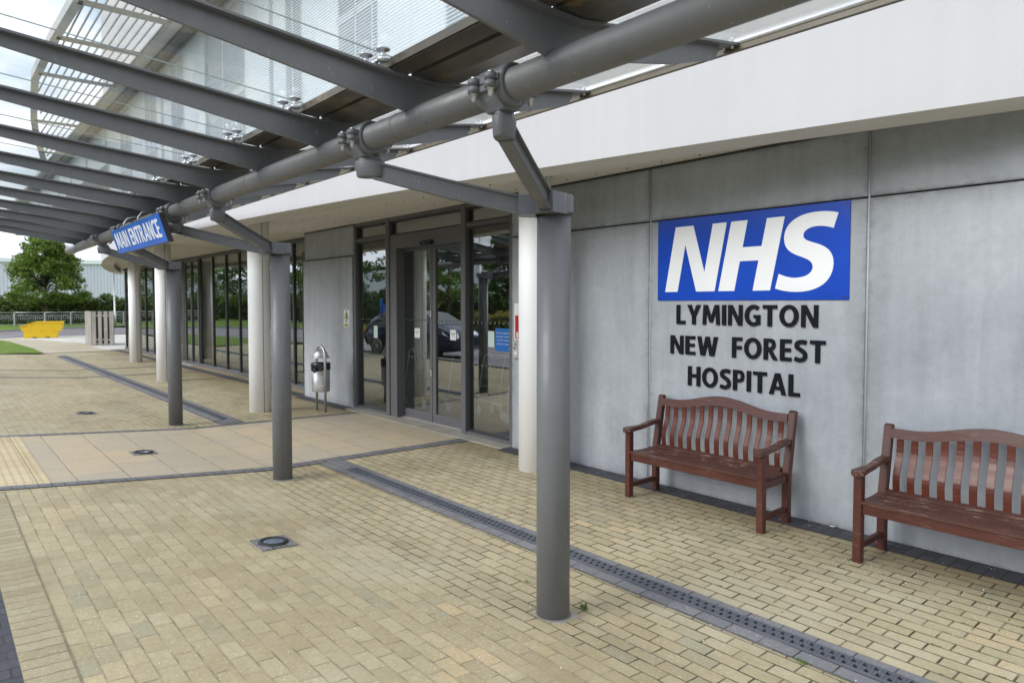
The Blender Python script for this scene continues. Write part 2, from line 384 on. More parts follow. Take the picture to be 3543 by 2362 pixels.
def m_glass(name, tint, base=.06, gloss_tint=(1, 1, 1), dirt=.0, rough=0.0, bumpy=0.):
    t = NT(name)
    tr = t.n('ShaderNodeBsdfTransparent'); tr.inputs[0].default_value = tint + (1,)
    gl = t.n('ShaderNodeBsdfGlossy'); gl.inputs['Color'].default_value = gloss_tint + (1,); gl.inputs['Roughness'].default_value = rough
    if bumpy:
        q = t.n('ShaderNodeBump'); q.inputs['Strength'].default_value = bumpy; q.inputs['Distance'].default_value = .02
        t.l(t.noise(t.map(t.obj(), (1, 1, .6)), 1.4, 2), q.inputs['Height']); t.l(q.outputs[0], gl.inputs['Normal'])
    ge = t.n('ShaderNodeNewGeometry'); dp = t.n('ShaderNodeVectorMath', operation='DOT_PRODUCT'); t.l(ge.outputs['Incoming'], dp.inputs[0]); t.l(ge.outputs['Normal'], dp.inputs[1])
    co = t.math('ABSOLUTE', dp.outputs['Value']); sch = t.math('POWER', t.math('SUBTRACT', 1., co), 5.)
    f = t.math('ADD', t.math('MULTIPLY', sch, 1. - base), base)
    f = t.math('MINIMUM', f, 1.)
    mx_ = t.n('ShaderNodeMixShader'); t.l(f, mx_.inputs[0]); t.l(tr.outputs[0], mx_.inputs[1]); t.l(gl.outputs[0], mx_.inputs[2])
    if dirt:
        df = t.n('ShaderNodeBsdfDiffuse'); df.inputs[0].default_value = (.55, .58, .56, 1)
        m2 = t.n('ShaderNodeMixShader')
        dd = t.ramp(t.noise(t.obj(), 3, 6, .7), (.35, dirt * .4), (.7, dirt * 1.5))
        t.l(dd, m2.inputs[0]); t.l(mx_.outputs[0], m2.inputs[1]); t.l(df.outputs[0], m2.inputs[2]); t.l(m2.outputs[0], t.out.inputs[0])
    else: t.l(mx_.outputs[0], t.out.inputs[0])
    return t.m
MT['glass'] = m_glass('window_glass', (.68, .76, .74), .36, (.92, .96, .95), bumpy=.012)
MT['roof_glass'] = m_glass('canopy_glass', (.95, .97, .965), .05, dirt=.05)
MT['upper_glass'] = paint('upper_window_glass', (.40, .44, .47), .12, .1, .6)

def m_wood(name, a, b, wear=.5, rough=.38, scale=1.):
    """stained hardwood with grain along the local X axis and pale worn streaks"""
    t = NT(name); u = t.obj()
    g = t.noise(t.map(u, (3 * scale, 45 * scale, 45 * scale)), 1, 6, .6, .4); big = t.noise(u, 2.6, 4)
    f = t.math('ADD', t.math('MULTIPLY', g, .6), t.math('MULTIPLY', big, .4))
    c = t.ramp(f, (.3, a), (.7, b))
    wr = t.math('MULTIPLY', t.ramp(t.noise(t.map(u, (7, 90, 60)), 1, 5, .7), (.55, 0.), (.64, 1.)), t.ramp(t.noise(u, 3.3, 3), (.44, 0.), (.56, 1.)))
    c = t.mix(t.math('MULTIPLY', wr, wear), c, (.52, .40, .33))
    t.principled(c, t.ramp(big, (.3, rough * .8), (.7, rough * 1.4)), 0, .5, bump=g, bstr=.15, bdist=.002); return t.m
MT['wood'] = m_wood('stained_hardwood', (.050, .012, .008), (.105, .027, .016), .12)
MT['wood_seat'] = m_wood('worn_stained_hardwood', (.055, .020, .014), (.115, .043, .030), .75, .42)
MT['wood_slat'] = m_wood('glossy_stained_slat', (.064, .012, .007), (.150, .033, .015), .10, .28)
MT['oldwood'] = m_wood('weathered_timber', (.20, .175, .145), (.40, .365, .315), .2, .85)

def m_leaf(name, cols, sc=1.5):
    t = NT(name); o = t.obj()
    f = t.math('ADD', t.math('MULTIPLY', t.noise(o, sc, 5, .6), .6), t.math('MULTIPLY', t.noise(o, sc * 7, 2), .4))
    c = t.ramp(f, (.34, cols[0]), (.5, cols[1]), (.66, cols[2]))
    b = t.n('ShaderNodeBsdfPrincipled'); t.l(c, b.inputs['Base Color']); b.inputs['Roughness'].default_value = .5
    tl = t.n('ShaderNodeBsdfTranslucent'); t.l(c, tl.inputs[0]); m_ = t.n('ShaderNodeMixShader'); m_.inputs[0].default_value = .3
    t.l(b.outputs[0], m_.inputs[1]); t.l(tl.outputs[0], m_.inputs[2]); t.l(m_.outputs[0], t.out.inputs[0]); return t.m
MT['leaf'] = m_leaf('tree_leaves', ((.075, .13, .02), (.14, .22, .032), (.26, .34, .055)))
MT['leaf_dark'] = m_leaf('dark_tree_leaves', ((.035, .070, .014), (.07, .125, .022), (.14, .21, .04)))
MT['leaf_hedge'] = m_leaf('hedge_leaves', ((.06, .10, .022), (.12, .17, .04), (.22, .26, .09)), .8)
MT['leaf_yellow'] = m_leaf('golden_hedge_leaves', ((.13, .12, .015), (.27, .23, .02), (.40, .33, .03)))
MT['bark'] = paint('bark', (.10, .08, .06), .9, .3, 8, bump=.5)

def m_clad():
    t = NT('ribbed_cladding'); u = t.uv(); s = t.n('ShaderNodeSeparateXYZ'); t.l(u, s.inputs[0])
    fx = t.math('FRACT', t.math('DIVIDE', s.outputs[0], .9))
    rb = t.ramp(fx, (.0, 0.), (.30, 0.), (.42, 1.), (.80, 1.), (.92, 0.))
    st = t.ramp(t.noise(t.map(t.obj(), (.5, .5, .05)), 1, 4), (.35, .9), (.65, 1.))
    c = t.mix(1., (.60, .63, .72), st, 'MULTIPLY')
    t.principled(c, .5, .0, .4, bump=rb, bstr=1., bdist=.12); return t.m
MT['clad'] = m_clad()
MT['whroof'] = paint('pale_metal_roof', (.72, .76, .80), .45, .04, .3)

def m_signblue(name, col):
    t = NT(name); o = t.obj()
    c = t.ramp(t.noise(o, 1.6, 5), (.35, tuple(x * .9 for x in col)), (.65, tuple(x * 1.1 for x in col)))
    t.principled(c, .22, 0, .5); return t.m
MT['nhsblue'] = m_signblue('blue_enamel', (.004, .058, .46))
MT['signblue'] = m_signblue('blue_hanging_board', (.02, .13, .60))
MT['signwhite'] = paint('white_sign_letters', (.86, .87, .89), .35, .02)

# ================================================================ GROUND
def sheet(name, x0, x1, y0, y1, dz, mat, nx=None, ny=None, kind='structure', warp=None, vo=0.):
    mb = MB(); nx = nx or max(2, int(abs(x1 - x0) / .5)); ny = ny or max(2, int(abs(y1 - y0) / .24))
    for j in range(ny + 1):
        for i in range(nx + 1):
            y = y0 + (y1 - y0) * j / ny; a, b = (warp(y) if warp else (x0, x1)); x = a + (b - a) * i / nx
            mb.v.append(Vector((x, y, H(x, y) + dz)))
    for j in range(ny):
        for i in range(nx):
            a = j * (nx + 1) + i; mb.f.append([a, a + 1, a + nx + 2, a + nx + 1])
    ob = build(name, mb, mat, uvf=lambda c: (c.x, c.y + vo))
    if kind: ob['kind'] = kind
    return ob
# one base sheet to the horizon, tarmac-coloured ground then the paved forecourt above it
g = MB(); g.quad((-600, -600, -.06), (600, -600, -.06), (600, 600, -.06), (-600, 600, -.06))
tag(build('ground', g, MT['grass'], site=False), kind='structure')
def lerp(pts, y):
    for (y0, a), (y1, b) in zip(pts, pts[1:]):
        if y <= y1: return a + (b - a) * max(0, (y - y0)) / (y1 - y0)
    return pts[-1][1]
NB_o = [(-2.0, -5.40), (-1.49, -5.36), (-.43, -5.25), (.9, -5.12), (3.45, -5.02)]   # near band, viewer side
NB_i = [(-2.0, -5.55), (-1.49, -5.51), (-.43, -5.39), (.9, -5.29), (3.45, -5.22)]
FB_o = [(-2.0, -8.62), (-1.29, -8.57), (.97, -8.43), (3.45, -8.17)]
FB_i = [(-2.0, -8.49), (-1.29, -8.44), (.97, -8.30), (3.45, -8.06)]
sheet('paving', 8, -28.6, -1.55, 1.4, 0, MT['paver_out'])
sheet('paving', 8, -28.6, 1.4, 4.3, 0, MT['paver'])
sheet('paved_path', -27.6, -34, 1.15, 3.4, 0.002, MT['tan'])
sheet('entrance_path', 0, 0, -1.55, 3.47, .004, MT['slab'], nx=8, ny=26, warp=lambda y: (lerp(NB_i, y), lerp(FB_i, y)))
sheet('tactile_paving', 0, 0, -1.55, -1.1, .008, MT['tactile'], nx=8, ny=3, warp=lambda y: (lerp(NB_i, y), lerp(FB_i, y)))
sheet('paving_band', 0, 0, -1.55, 3.47, .008, MT['paver_band'], nx=1, ny=26, warp=lambda y: (lerp(NB_o, y), lerp(NB_i, y)))
sheet('paving_band', 0, 0, -1.55, 3.47, .0081, MT['paver_band'], nx=1, ny=26, warp=lambda y: (lerp(FB_o, y), lerp(FB_i, y)))
for a in (17.3, 19.6, 27.6):
    k = .35 if a < 25 else 0
    sheet('paving_band', 0, 0, -1.55, 3.5, .0062, MT['paver_band'], nx=1, ny=20, warp=lambda y: (-a + k * .25 * (y - 1.4), -a - .13 + k * .25 * (y - 1.4)))
sheet('soldier_course', 8, -5.3, -1.55, -1.46, .003, MT['paver_soldier'], vo=.06)
# kerb-side charcoal strip left of the canopy, with buff soldier course
sheet('soldier_course', 8, -28, -1.66, -1.55, 0, MT['paver_soldier'], vo=.06)
sheet('charcoal_strip', 8, -10, -1.98, -1.66, 0, MT['paver_darkest'])
sheet('charcoal_strip', 6, -4.36, 3.385, 3.66, .004, MT['paver_darkest'])
sheet('charcoal_strip', -8.5, -10.6, 3.42, 3.68, .006, MT['paver_darkest'])
sheet('charcoal_strip', -10.6, -28.2, 3.52, 3.78, .006, MT['paver_darkest'])
sheet('gravel_strip', -10.68, -28.2, 3.78, 4.06, .006, MT['gravel'])
s_ = MB(); s_.box(-8.62, -4.36, 3.475, 3.84, -.02, .012)
tag(build('door_sill', s_, MT['sill'], bevel=.004), kind='structure')
# two linear drains with charcoal margins
def drain(x0, x1, label):
    t = thing('drain_channel', label, 'drain', ((x0 + x1) / 2, 1.55, 0), 'slotted drain channels in the paving')
    mb = MB()
    mb.box(x1, x0, 1.500, 1.506, .004, .020); mb.box(x1, x0, 1.6, 1.606, .004, .020); mb.box(x1, x0, 1.549, 1.557, .004, .020)
    x = x1
    i = 0
    while x < x0:
        for k, (a, b) in enumerate(((1.506, 1.549), (1.557, 1.6))):
            off = .013 * ((i + k) % 2)
            mb.box(x + off, x + off + .0165, a, b, .004, .0188)
        x += .027; i += 1
    build('grating', mb, MT['grate'], t)
    m2 = MB(); m2.quad((x1, 1.5, .0045), (x0, 1.5, .0045), (x0, 1.606, .0045), (x1, 1.606, .0045)); build('channel_bottom', m2, MT['black_gap'], t)
    return t
MT['grate'] = paint('cast_iron_grating', (.13, .14, .165), .5, .15, 10, metal=.3)
sheet('charcoal_strip', 6, -4.62, 1.385, 1.50, .006, MT['paver_dark'], ny=1)
sheet('charcoal_strip', 6, -4.62, 1.606, 1.695, .006, MT['paver_dark'], ny=1)
sheet('charcoal_strip', -4.62, -5.12, 1.385, 1.695, .0065, MT['paver_dark'], ny=2)
sheet('charcoal_strip', -8.42, -8.9, 1.36, 1.72, .0065, MT['paver_dark'], ny=2)
sheet('charcoal_strip', -8.9, -26, 1.36, 1.50, .006, MT['paver_dark'], ny=1)
sheet('charcoal_strip', -8.9, -26, 1.606, 1.73, .006, MT['paver_dark'], ny=1)
drain(6, -4.62, 'long slotted iron drain running past the benches')
drain(-8.9, -26, 'slotted drain running away along the far glass wall')

# road, kerbs, verge and lawn to the left and far end (site coordinates)
rd = MB(); rd.quad((60, -1.985, .02), (-13, -1.985, .02), (-13, -9.6, .02), (60, -9.6, .02))
rd.quad((-13, -1.985, .02), (-28, -3.4, .02), (-28, -9.6, .02), (-13, -9.6, .02))
rd.quad((-28, -3.4, .02), (-42, .4, .02), (-44, -9.6, .02), (-28, -9.6, .02))
rd.quad((-42, .4, .02), (-43.5, 4, .02), (-55, 5, .02), (-51.5, 1.4, .02)); rd.quad((-42, .4, .02), (-51.5, 1.4, .02), (-50, -9.6, .02), (-44, -9.6, .02))
rd.quad((-43.5, 4, .02), (-44.5, 9, .02), (-56, 11, .02), (-55, 5, .02)); rd.quad((-44.5, 9, .02), (-46, 30, .02), (-58, 30, .02), (-56, 11, .02))
tag(build('road', rd, MT['asphalt'], uvf=lambda c: (c.x, c.y)), kind='structure')
ap = MB(); ap.quad((-28.6, 3.4, .006), (-28.2, 20, .006), (-44.6, 20, .006), (-43.3, 3.4, .006)); ap.quad((-34, 3.4, .006), (-43.3, 3.4, .006), (-42, .6, .006), (-36, .9, .006)); ap.quad((-29, 1.2, .006), (-28.9, 3.4, .006), (-34, 3.4, .006), (-36, .9, .006))
tag(build('concrete_apron', ap, MT['apron'], uvf=lambda c: (c.x, c.y)), kind='structure')
tp = MB(); tp.quad((-27.7, 1.2, .012), (-27.7, 3.25, .012), (-34.6, 3.45, .012), (-36, .95, .012)); tp.quad((-36, .95, .012), (-34.6, 3.45, .012), (-41.5, 1.4, .012), (-41.3, .7, .012))
tag(build('path', tp, MT['tan'], uvf=lambda c: (c.x, c.y)), kind='structure')
lw = MB(); P_ = [(-27.35, 1.18), (-30.5, 1.19), (-33.1, 1.09), (-37, .93), (-41, .45), (-41, -1.6), (-28, -3.3), (-28.1, -.6), (-27.9, .4)]
lw.add([(x, y, .03 + .02 * (abs(y - .4) < .9)) for x, y in P_], [list(range(len(P_)))])
tag(build('lawn', lw, MT['grass']), kind='structure')
def strip(name, pts, w_, z0, z1, mat, kind='structure'):
    mb = MB(); n = len(pts); L_ = []
    for i, p in enumerate(pts):
        p = Vector((p[0], p[1])); t = (Vector(pts[min(i + 1, n - 1)][:2]) - Vector(pts[max(i - 1, 0)][:2])).normalized(); q = Vector((-t.y, t.x)) * w_ / 2
        L_.append(((p - q), (p + q)))
    for (a, b), (c, d) in zip(L_, L_[1:]):
        vs = [(a.x, a.y, z0), (b.x, b.y, z0), (d.x, d.y, z0), (c.x, c.y, z0), (a.x, a.y, z1), (b.x, b.y, z1), (d.x, d.y, z1), (c.x, c.y, z1)]
        mb.add(vs, [(0, 1, 2, 3), (4, 5, 6, 7), (0, 1, 5, 4), (1, 2, 6, 5), (2, 3, 7, 6), (3, 0, 4, 7)])
    ob = build(name, mb, mat)
    if kind: ob['kind'] = kind
    return ob
strip('kerb', [(-51.5, 1.4), (-54.7, 4.8), (-57.4, 7.1), (-60, 12), (-61, 28)], .16, -.02, .13, MT['kerb'])
strip('kerb', [(60, -9.6), (-13, -9.6), (-44, -9.8), (-51.2, -6), (-51.5, 1.4)], .16, -.02, .13, MT['kerb'])
strip('kerb', [(60, -2.05), (-12, -2.05), (-20, -2.5), (-27.9, -3.4)], .13, -.02, .16, MT['kerb'])
strip('road_marking', [(60, -9.2), (-40, -9.2)], .12, .021, .0235, MT['pinkline'])
strip('road_marking', [(60, -8.95), (-40, -8.95)], .12, .021, .0235, MT['pinkline'])
strip('road_marking', [(60, -5.6), (-40, -5.6)], .12, .021, .0235, MT['white_line'])
strip('road_marking', [(-43.2, 2), (-47, 4.2), (-49, 9), (-50, 20)], .3, .021, .0235, MT['pinkline'])
strip('road_marking', [(-44.0, -1), (-50.2, 1.8), (-53.5, 5), (-55.8, 9)], .3, .021, .0235, MT['pinkline'])
vg = MB(); vg.quad((-51.6, 1.4, .10), (-54.8, 4.8, .10), (-70, 4.8, .10), (-70, -12, .10)); vg.quad((-54.8, 4.8, .10), (-57.5, 7.1, .10), (-70, 30, .10), (-70, 4.8, .10)); vg.quad((-57.5, 7.1, .10), (-61, 28, .10), (-70, 40, .10), (-70, 30, .10))
tag(build('verge', vg, MT['grass']), kind='structure')
vg = MB(); vg.quad((60, -9.7, .11), (-44, -9.9, .11), (-60, -60, .11), (60, -60, .11)); vg.quad((-44, -9.9, .11), (-51.2, -6, .11), (-70, -12, .11), (-60, -60, .11)); vg.quad((-51.2, -6, .11), (-51.6, 1.4, .105), (-70, -12, .105), (-70, -12, .11))
tag(build('verge', vg, MT['grass']), kind='structure')

# ================================================================ HOSPITAL BUILDING
HB = thing('hospital_building', 'white rendered hospital front with grey concrete panels, glass walls and projecting curved roof band', 'building', (-12, 3.7, 0))
def fas(s): return 1.40 + (s - 12.75) ** 2 / 115.8       # outer face of the curved roof band
SS = [-6 + i * .6 for i in range(62)]                     # s from -6 to 30.6
# curved white roof band: outer face, underside, inner face
def ribbon(fn, name, mat, s0=-6, s1=30.6, smooth=True, parent=HB):
    mb = MB(); n = 61
    prof0 = fn(0)
    for i in range(n + 1):
        s = s0 + (s1 - s0) * i / n
        for (y, z) in fn(s): mb.v.append(Vector((-s, y, z)))
    k = len(prof0)
    for i in range(n):
        for j in range(k - 1):
            if smooth: mb.sm.add(len(mb.f))
            mb.f.append([i * k + j, i * k + j + 1, (i + 1) * k + j + 1, (i + 1) * k + j])
    return build(name, mb, mat, parent, fix=False)
ribbon(lambda s: [(fas(s), 3.05), (fas(s), 4.25)], 'roof_band', MT['render'])
ribbon(lambda s: [(fas(s), 3.05), (fas(s) + .36, 3.05), (fas(s) + .36, 3.2)], 'roof_band_underside', MT['cream'], smooth=False)
ribbon(lambda s: [(fas(s), 4.25), (max(fas(s) + .1, 4.6), 4.25)], 'roof', MT['cream'], smooth=False)
# soffit with small fixing heads and vents
ribbon(lambda s: [(fas(s) + .36, 3.19), (max(4.4, fas(s) + .37), 3.19)], 'soffit', MT['soffit'], smooth=False)
for i in range(30):
    s = -.2 + i * .42
    for f_ in (.12, .50, .86):
        a = fas(s) + .40; y = a + (3.6 - a) * f_
        if y < 3.6 and a < 3.3: mb = MB(); mb.cyl(-s - .05 * f_, y, 3.182, 3.1895, .009, 6); build('soffit_screw', mb, MT['frame_dark'], HB)
for s in (9.6, 11.7, 15.0, 18.2):
    mb = MB(); mb.lathe([(.0, 3.178), (.07, 3.178), (.085, 3.184), (.09, 3.1895)], -s, fas(s) + .75, 18); build('downlight', mb, MT['stainless'], HB)
# concrete panels (site x intervals), lower and upper, with a gap between
def panel(x0, x1, z0, z1, y0=3.63, y1=3.95, name='wall_panel'):
    mb = MB(); mb.box(x0, x1, y0, y1, z0, z1)
    b = build(name, mb, MT['concrete'], HB, bevel=.006, uvf=lambda c: (min(c.x - x0, x1 - c.x), min(c.z - z0, z1 - c.z) if z0 > .1 else min(z1 - c.z, c.z - z0 + .02)))
    # subdivide so that the edge distance interpolates
    me = b.data; bm = bmesh.new(); bm.from_mesh(me)
    for ax, st, en in (((1, 0, 0), x0, x1), ((0, 0, 1), z0, z1)):
        cuts = [st + .08, st + .2, (st + en) / 2, en - .2, en - .08]
        for c in cuts:
            o = Vector((c, 0, 0)) if ax[0] else Vector((0, 0, c)); o = o - Vector(b['_o'])
            bmesh.ops.bisect_plane(bm, geom=list(bm.verts) + list(bm.edges) + list(bm.faces), plane_co=o, plane_no=ax)
    uvl = bm.loops.layers.uv.active; o0 = Vector(b['_o'])
    for f in bm.faces:
        for l in f.loops:
            c = l.vert.co + o0; l[uvl].uv = (min(c.x - x0, x1 - c.x), min(c.z - max(z0, 0), z1 - c.z))
    bm.to_mesh(me); bm.free()
    return b
XP = [-4.345, -2.185, -.075, 2.1, 4.3, 6.5]
for a, b in zip(XP, XP[1:]):
    panel(a + .007, b - .007, -.05, 2.638); panel(a + .007, b - .007, 2.652, 3.19, name='upper_wall_panel')
panel(-10.66, -8.62, -.05, 2.640, 3.66, 4.2); panel(-10.62, -8.60, 2.654, 3.19, 3.68, 4.2, name='upper_wall_panel')
mb = MB(); mb.box(-4.34, 6.6, 3.66, 3.99, -.05, 3.185); mb.box(-10.6, -8.66, 3.75, 4.19, -.05, 3.185); build('panel_backing', mb, MT['black_gap'], HB)
for x in (-2.185, -.075, 2.1): mb = MB(); mb.cyl(x, 3.64, 0, 3.19, .009, 8); build('joint_seal', mb, MT['seal'], HB)
for a_ in ((-4.34, 6.5, 3.612, 3.64), (-10.62, -8.6, 3.66, 3.69)): mb = MB(); mb.box(*a_, 3.168, 3.186); build('soffit_trim', mb, MT['frame_dark'], HB)
# white round columns under the band
for (x, y) in ((-3.327, 3.092), (-9.316, 2.293), (-15.323, 2.266), (-21.645, 2.968)):
    mb = MB(); mb.cyl(x, y, -.02, 3.19, .175, 40)
    c = build('column', mb, MT['white_col'], HB)
    m2 = MB(); a = R(0)
    m2.box(-.002, .002, -.004, .004, 0, 3.18, Matrix.Translation((x + .175 * math.cos(a), y + .175 * math.sin(a), 0)) @ Matrix.Rotation(a, 4, 'Z'))
    build('column_joint', m2, MT['frame_dark'], c)

def glass_unit(name, parent, x0, x1, z0, z1, y, fr=.04, mat='glass', fm='frame', depth=.06):
    """glazed unit: frame with its pane as a sub-part"""
    f = MB(); f.box(x0, x1, y, y + depth, z0, z0 + fr); f.box(x0, x1, y, y + depth, z1 - fr, z1)
    f.box(x0, x0 + fr, y, y + depth, z0 + fr, z1 - fr); f.box(x1 - fr, x1, y, y + depth, z0 + fr, z1 - fr)
    fo = build(name, f, MT[fm], parent)
    p = MB(); yy = y + depth * .5; p.quad((x0 + fr, yy, z0 + fr), (x1 - fr, yy, z0 + fr), (x1 - fr, yy, z1 - fr), (x0 + fr, yy, z1 - fr))
    build('pane', p, MT[mat], fo); return fo
# entrance screen (door plane y 3.70)
ES = HB
mb = MB()
for a, b in ((-8.62, -8.55), (-7.53, -7.43), (-5.49, -5.385), (-4.45, -4.36)): mb.box(a, b, 3.68, 3.86, .012, 3.19)
mb.box(-8.55, -7.53, 3.69, 3.85, 3.13, 3.19); mb.box(-7.43, -5.49, 3.69, 3.85, 3.13, 3.19); mb.box(-5.385, -4.45, 3.69, 3.85, 3.13, 3.19)
mb.box(-8.55, -7.53, 3.69, 3.85, 2.865, 2.92); mb.box(-5.385, -4.45, 3.69, 3.85, 2.865, 2.92)
mb.box(-8.55, -7.53, 3.69, 3.85, .012, .055); mb.box(-5.385, -4.45, 3.69, 3.85, .012, .055)
build('entrance_frame', mb, MT['frame'], HB, bevel=.003)
mb = MB(); mb.box(-7.43, -5.49, 3.70, 3.95, 2.685, 2.90); hd = build('door_header', mb, MT['frame'], HB, bevel=.004)
mb = MB(); mb.box(-7.43, -7.38, 3.86, 3.90, .012, 2.685); mb.box(-7.43, -7.23, 3.70, 3.86, .012, 2.685); build('door_jamb', mb, MT['frame'], HB, bevel=.003)
for (x0, x1, z0, z1) in ((-8.55, -7.53, .055, 2.865), (-8.55, -7.53, 2.92, 3.13), (-7.43, -5.49, 2.90, 3.13), (-5.385, -4.45, .055, 2.865), (-5.385, -4.45, 2.92, 3.13)):
    glass_unit('window', HB, x0, x1, z0, z1, 3.725, .025, fm='frame_dark')
for (x0, x1) in ((-7.38, -6.44), (-6.43, -5.49)):
    f = MB(); f.box(x0, x1, 3.84, 3.885, .03, .155); f.box(x0, x1, 3.84, 3.885, 2.64, 2.685)
    wl, wr = (.035, .065) if x0 < -7 else (.09, .035)
    f.box(x0, x0 + wl, 3.84, 3.885, .155, 2.64); f.box(x1 - wr, x1, 3.84, 3.885, .155, 2.64)
    d = build('sliding_door', f, MT['frame'], HB, bevel=.003)
    p = MB(); p.quad((x0 + wl, 3.862, .155), (x1 - wr, 3.862, .155), (x1 - wr, 3.862, 2.64), (x0 + wl, 3.862, 2.64)); build('pane', p, MT['glass'], d)
    if x0 < -7:
        for z in (.72, 1.62): h = MB(); h.box(x1 - .035, x1 - .005, 3.830, 3.84, z, z + .10); build('door_catch', h, MT['stainless'], d)
mb = MB(); mb.box(-7.40, -5.5, 3.80, 3.92, .012, .03); build('door_track', mb, MT['stainless'], HB)
# manifestation dots on the glass
mb = MB()
for z, yv in ((1.56, 0), (.98, 0)):
    for i in range(44):
        x = -8.5 + i * .092
        if -7.54 < x < -7.32 or -6.55 < x < -6.33 or -5.53 < x < -5.36: continue
        y = 3.853 if -7.4 < x < -5.5 else 3.748
        mb.add([(x + .018 * math.cos(a * math.pi / 5), y, z + .018 * math.sin(a * math.pi / 5)) for a in range(10)], [list(range(10))])
MT['dots'] = m_glass('frosted_dots', (.5, .55, .55), .04, dirt=.2)
build('frosted_dots', mb, MT['dots'], HB)
# door motion sensor
mb = MB(); mb.box(-6.47, -6.18, 3.64, 3.70, 2.685, 2.748); ds = build('door_sensor', mb, MT['rubber'], HB, bevel=.012)
mb = MB(); mb.box(-6.36, -6.34, 3.636, 3.6405, 2.712, 2.718); build('sensor_mark', mb, MT['white'], ds)

# far glazed wall at y 4.02
MU = [10.70, 12.03, 13.16, 14.28, 15.40, 16.40, 17.50, 18.64]
MU2 = [20.25, 21.30, 22.20, 23.05, 24.02, 25.15, 26.25, 27.35, 28.45]
mb = MB(); mb.box(-28.6, -10.62, 4.0, 4.14, .0, .085); mb.box(-28.6, -10.62, 4.0, 4.14, 3.10, 3.19); build('window_rail', mb, MT['frame'], HB)
for a_ in [(-s - .035, -s + .035, 4.03) for s in MU[1:]] + [(-20.40, -20.08, 3.99)] + [(-s - .045, -s + .045, 4.025) for s in MU2[1:]]:
    mb = MB(); mb.box(a_[0], a_[1], a_[2], 4.15, .085, 3.10); build('mullion', mb, MT['frame_dark'], HB, bevel=.004)
def far_pane(a, b):
    p = MB(); y = 4.06; p.quad((-a, y, .085), (-b, y, .085), (-b, y, 3.10), (-a, y, 3.10)); build('glass_pane', p, MT['glass'], HB)
for a, b in zip(MU, MU[1:]): far_pane(a + .035, b - .035)
for a, b in zip(MU2, MU2[1:]): far_pane(a + .045, b - .045)
d = glass_unit('side_door', HB, -20.08, -18.70, .03, 3.10, 4.0, .07); 
mb = MB(); mb.box(-19.42, -19.36, 3.99, 4.05, .1, 3.03); build('door_stile', mb, MT['frame'], d)
mb = MB(); mb.box(-20.4, -18.75, 3.78, 4.0, -.02, .02); build('side_door_sill', mb, MT['sill'], HB)
# end wall, interior shell
mb = MB(); mb.box(-28.62, -28.50, 4.15, 14, 0, 3.19); build('end_wall', mb, MT['frame_dark'], HB)
mb = MB(); mb.quad((-28.5, 4.15, .004), (6, 4.15, .004), (6, 12, .004), (-28.5, 12, .004)); mb.quad((-8.6, 3.84, .006), (-4.4, 3.84, .006), (-4.4, 4.15, .006), (-8.6, 4.15, .006)); build('floor', mb, MT['floor_in'], HB)
mb = MB(); mb.quad((-28.5, 3.95, 3.12), (6, 3.95, 3.12), (6, 12, 3.12), (-28.5, 12, 3.12)); build('ceiling', mb, MT['inner_wall'], HB)
mb = MB(); mb.quad((-28.5, 9.5, 0), (6, 9.5, 0), (6, 9.5, 3.12), (-28.5, 9.5, 3.12)); mb.box(-4.4, -4.3, 4.0, 9.5, 0, 3.12); mb.box(-10.8, -10.7, 4.2, 9.5, 0, 3.12); build('inner_wall', mb, MT['inner_wall'], HB)
mb = MB(); mb.cyl(-8.75, 5.2, 0, 3.12, .15, 24); build('inner_column', mb, MT['white_col'], HB)
MT['lamp'] = NT('lit_downlight').m
_t = MT['lamp'].node_tree; _e = _t.nodes.new('ShaderNodeEmission'); _e.inputs[0].default_value = (1, .93, .8, 1); _e.inputs[1].default_value = 6; _t.links.new(_e.outputs[0], _t.nodes['Material Output'].inputs[0])
for (x, y) in ((-5.9, 5.1), (-7.6, 6.8), (-15, 6.5), (-19, 6.5)):
    mb = MB(); mb.lathe([(0, 3.10), (.07, 3.10), (.08, 3.115)], x, y, 16); build('ceiling_light', mb, MT['lamp'], HB)
# vertical blinds / pillars seen behind the far glass
for s, wd in ((11.4, .5), (14.95, .22), (16.05, .16), (17.1, .25), (23.5, .3), (26.8, .25)): mb = MB(); mb.box(-s - wd / 2, -s + wd / 2, 4.9, 5.0, .1, 3.1); build('inner_pillar', mb, MT['white_col'], HB)

MT['upper_wall'] = m_render('upper_storey_panels', (.82, .87, .91), .05)
# upper storey (facade y 3.10): windows behind a fine horizontal screen, eaves at z 8.6
mb = MB(); mb.box(-26.5, -2.5, 3.24, 12, 4.26, 8.55); mb.box(-62, -26.5, 3.24, 12, 7.0, 8.55); build('upper_wall', mb, MT['upper_wall'], HB)
MT['screen'] = paint('white_screen_bars', (.62, .66, .69), .5, .03)
UW = [(4.2, 5.2), (6.96, 8.22), (9.63, 10.35), (12.48, 15.2), (16.95, 18.15), (19.7, 21.1), (23.1, 24.6)]
for a, b in UW:
    f = MB(); f.box(-b, -a, 3.232, 3.24, 4.5, 8.3); f.box(-b, -a, 3.215, 3.232, 6.3, 6.42); f.box(-(a + b) / 2 - .03, -(a + b) / 2 + .03, 3.215, 3.232, 4.5, 8.3)
    wf = build('upper_window', f, MT['screen'], HB)
    p = MB(); p.quad((-b + .05, 3.226, 4.55), (-a - .05, 3.226, 4.55), (-a - .05, 3.226, 8.25), (-b + .05, 3.226, 8.25)); build('pane', p, MT['upper_glass'], wf)
mb = MB(); z = 4.3
while z < 8.5: mb.box(-26.5 if z < 7 else -62, -2.5, 3.165, 3.175, z, z + .012); z += .05
build('facade_screen', mb, MT['screen'], HB)
mb = MB()
for s in range(3, 60, 4): mb.box(-s - .02, -s + .02, 3.175, 3.24, 4.3 if s < 26 else 7.05, 8.5)
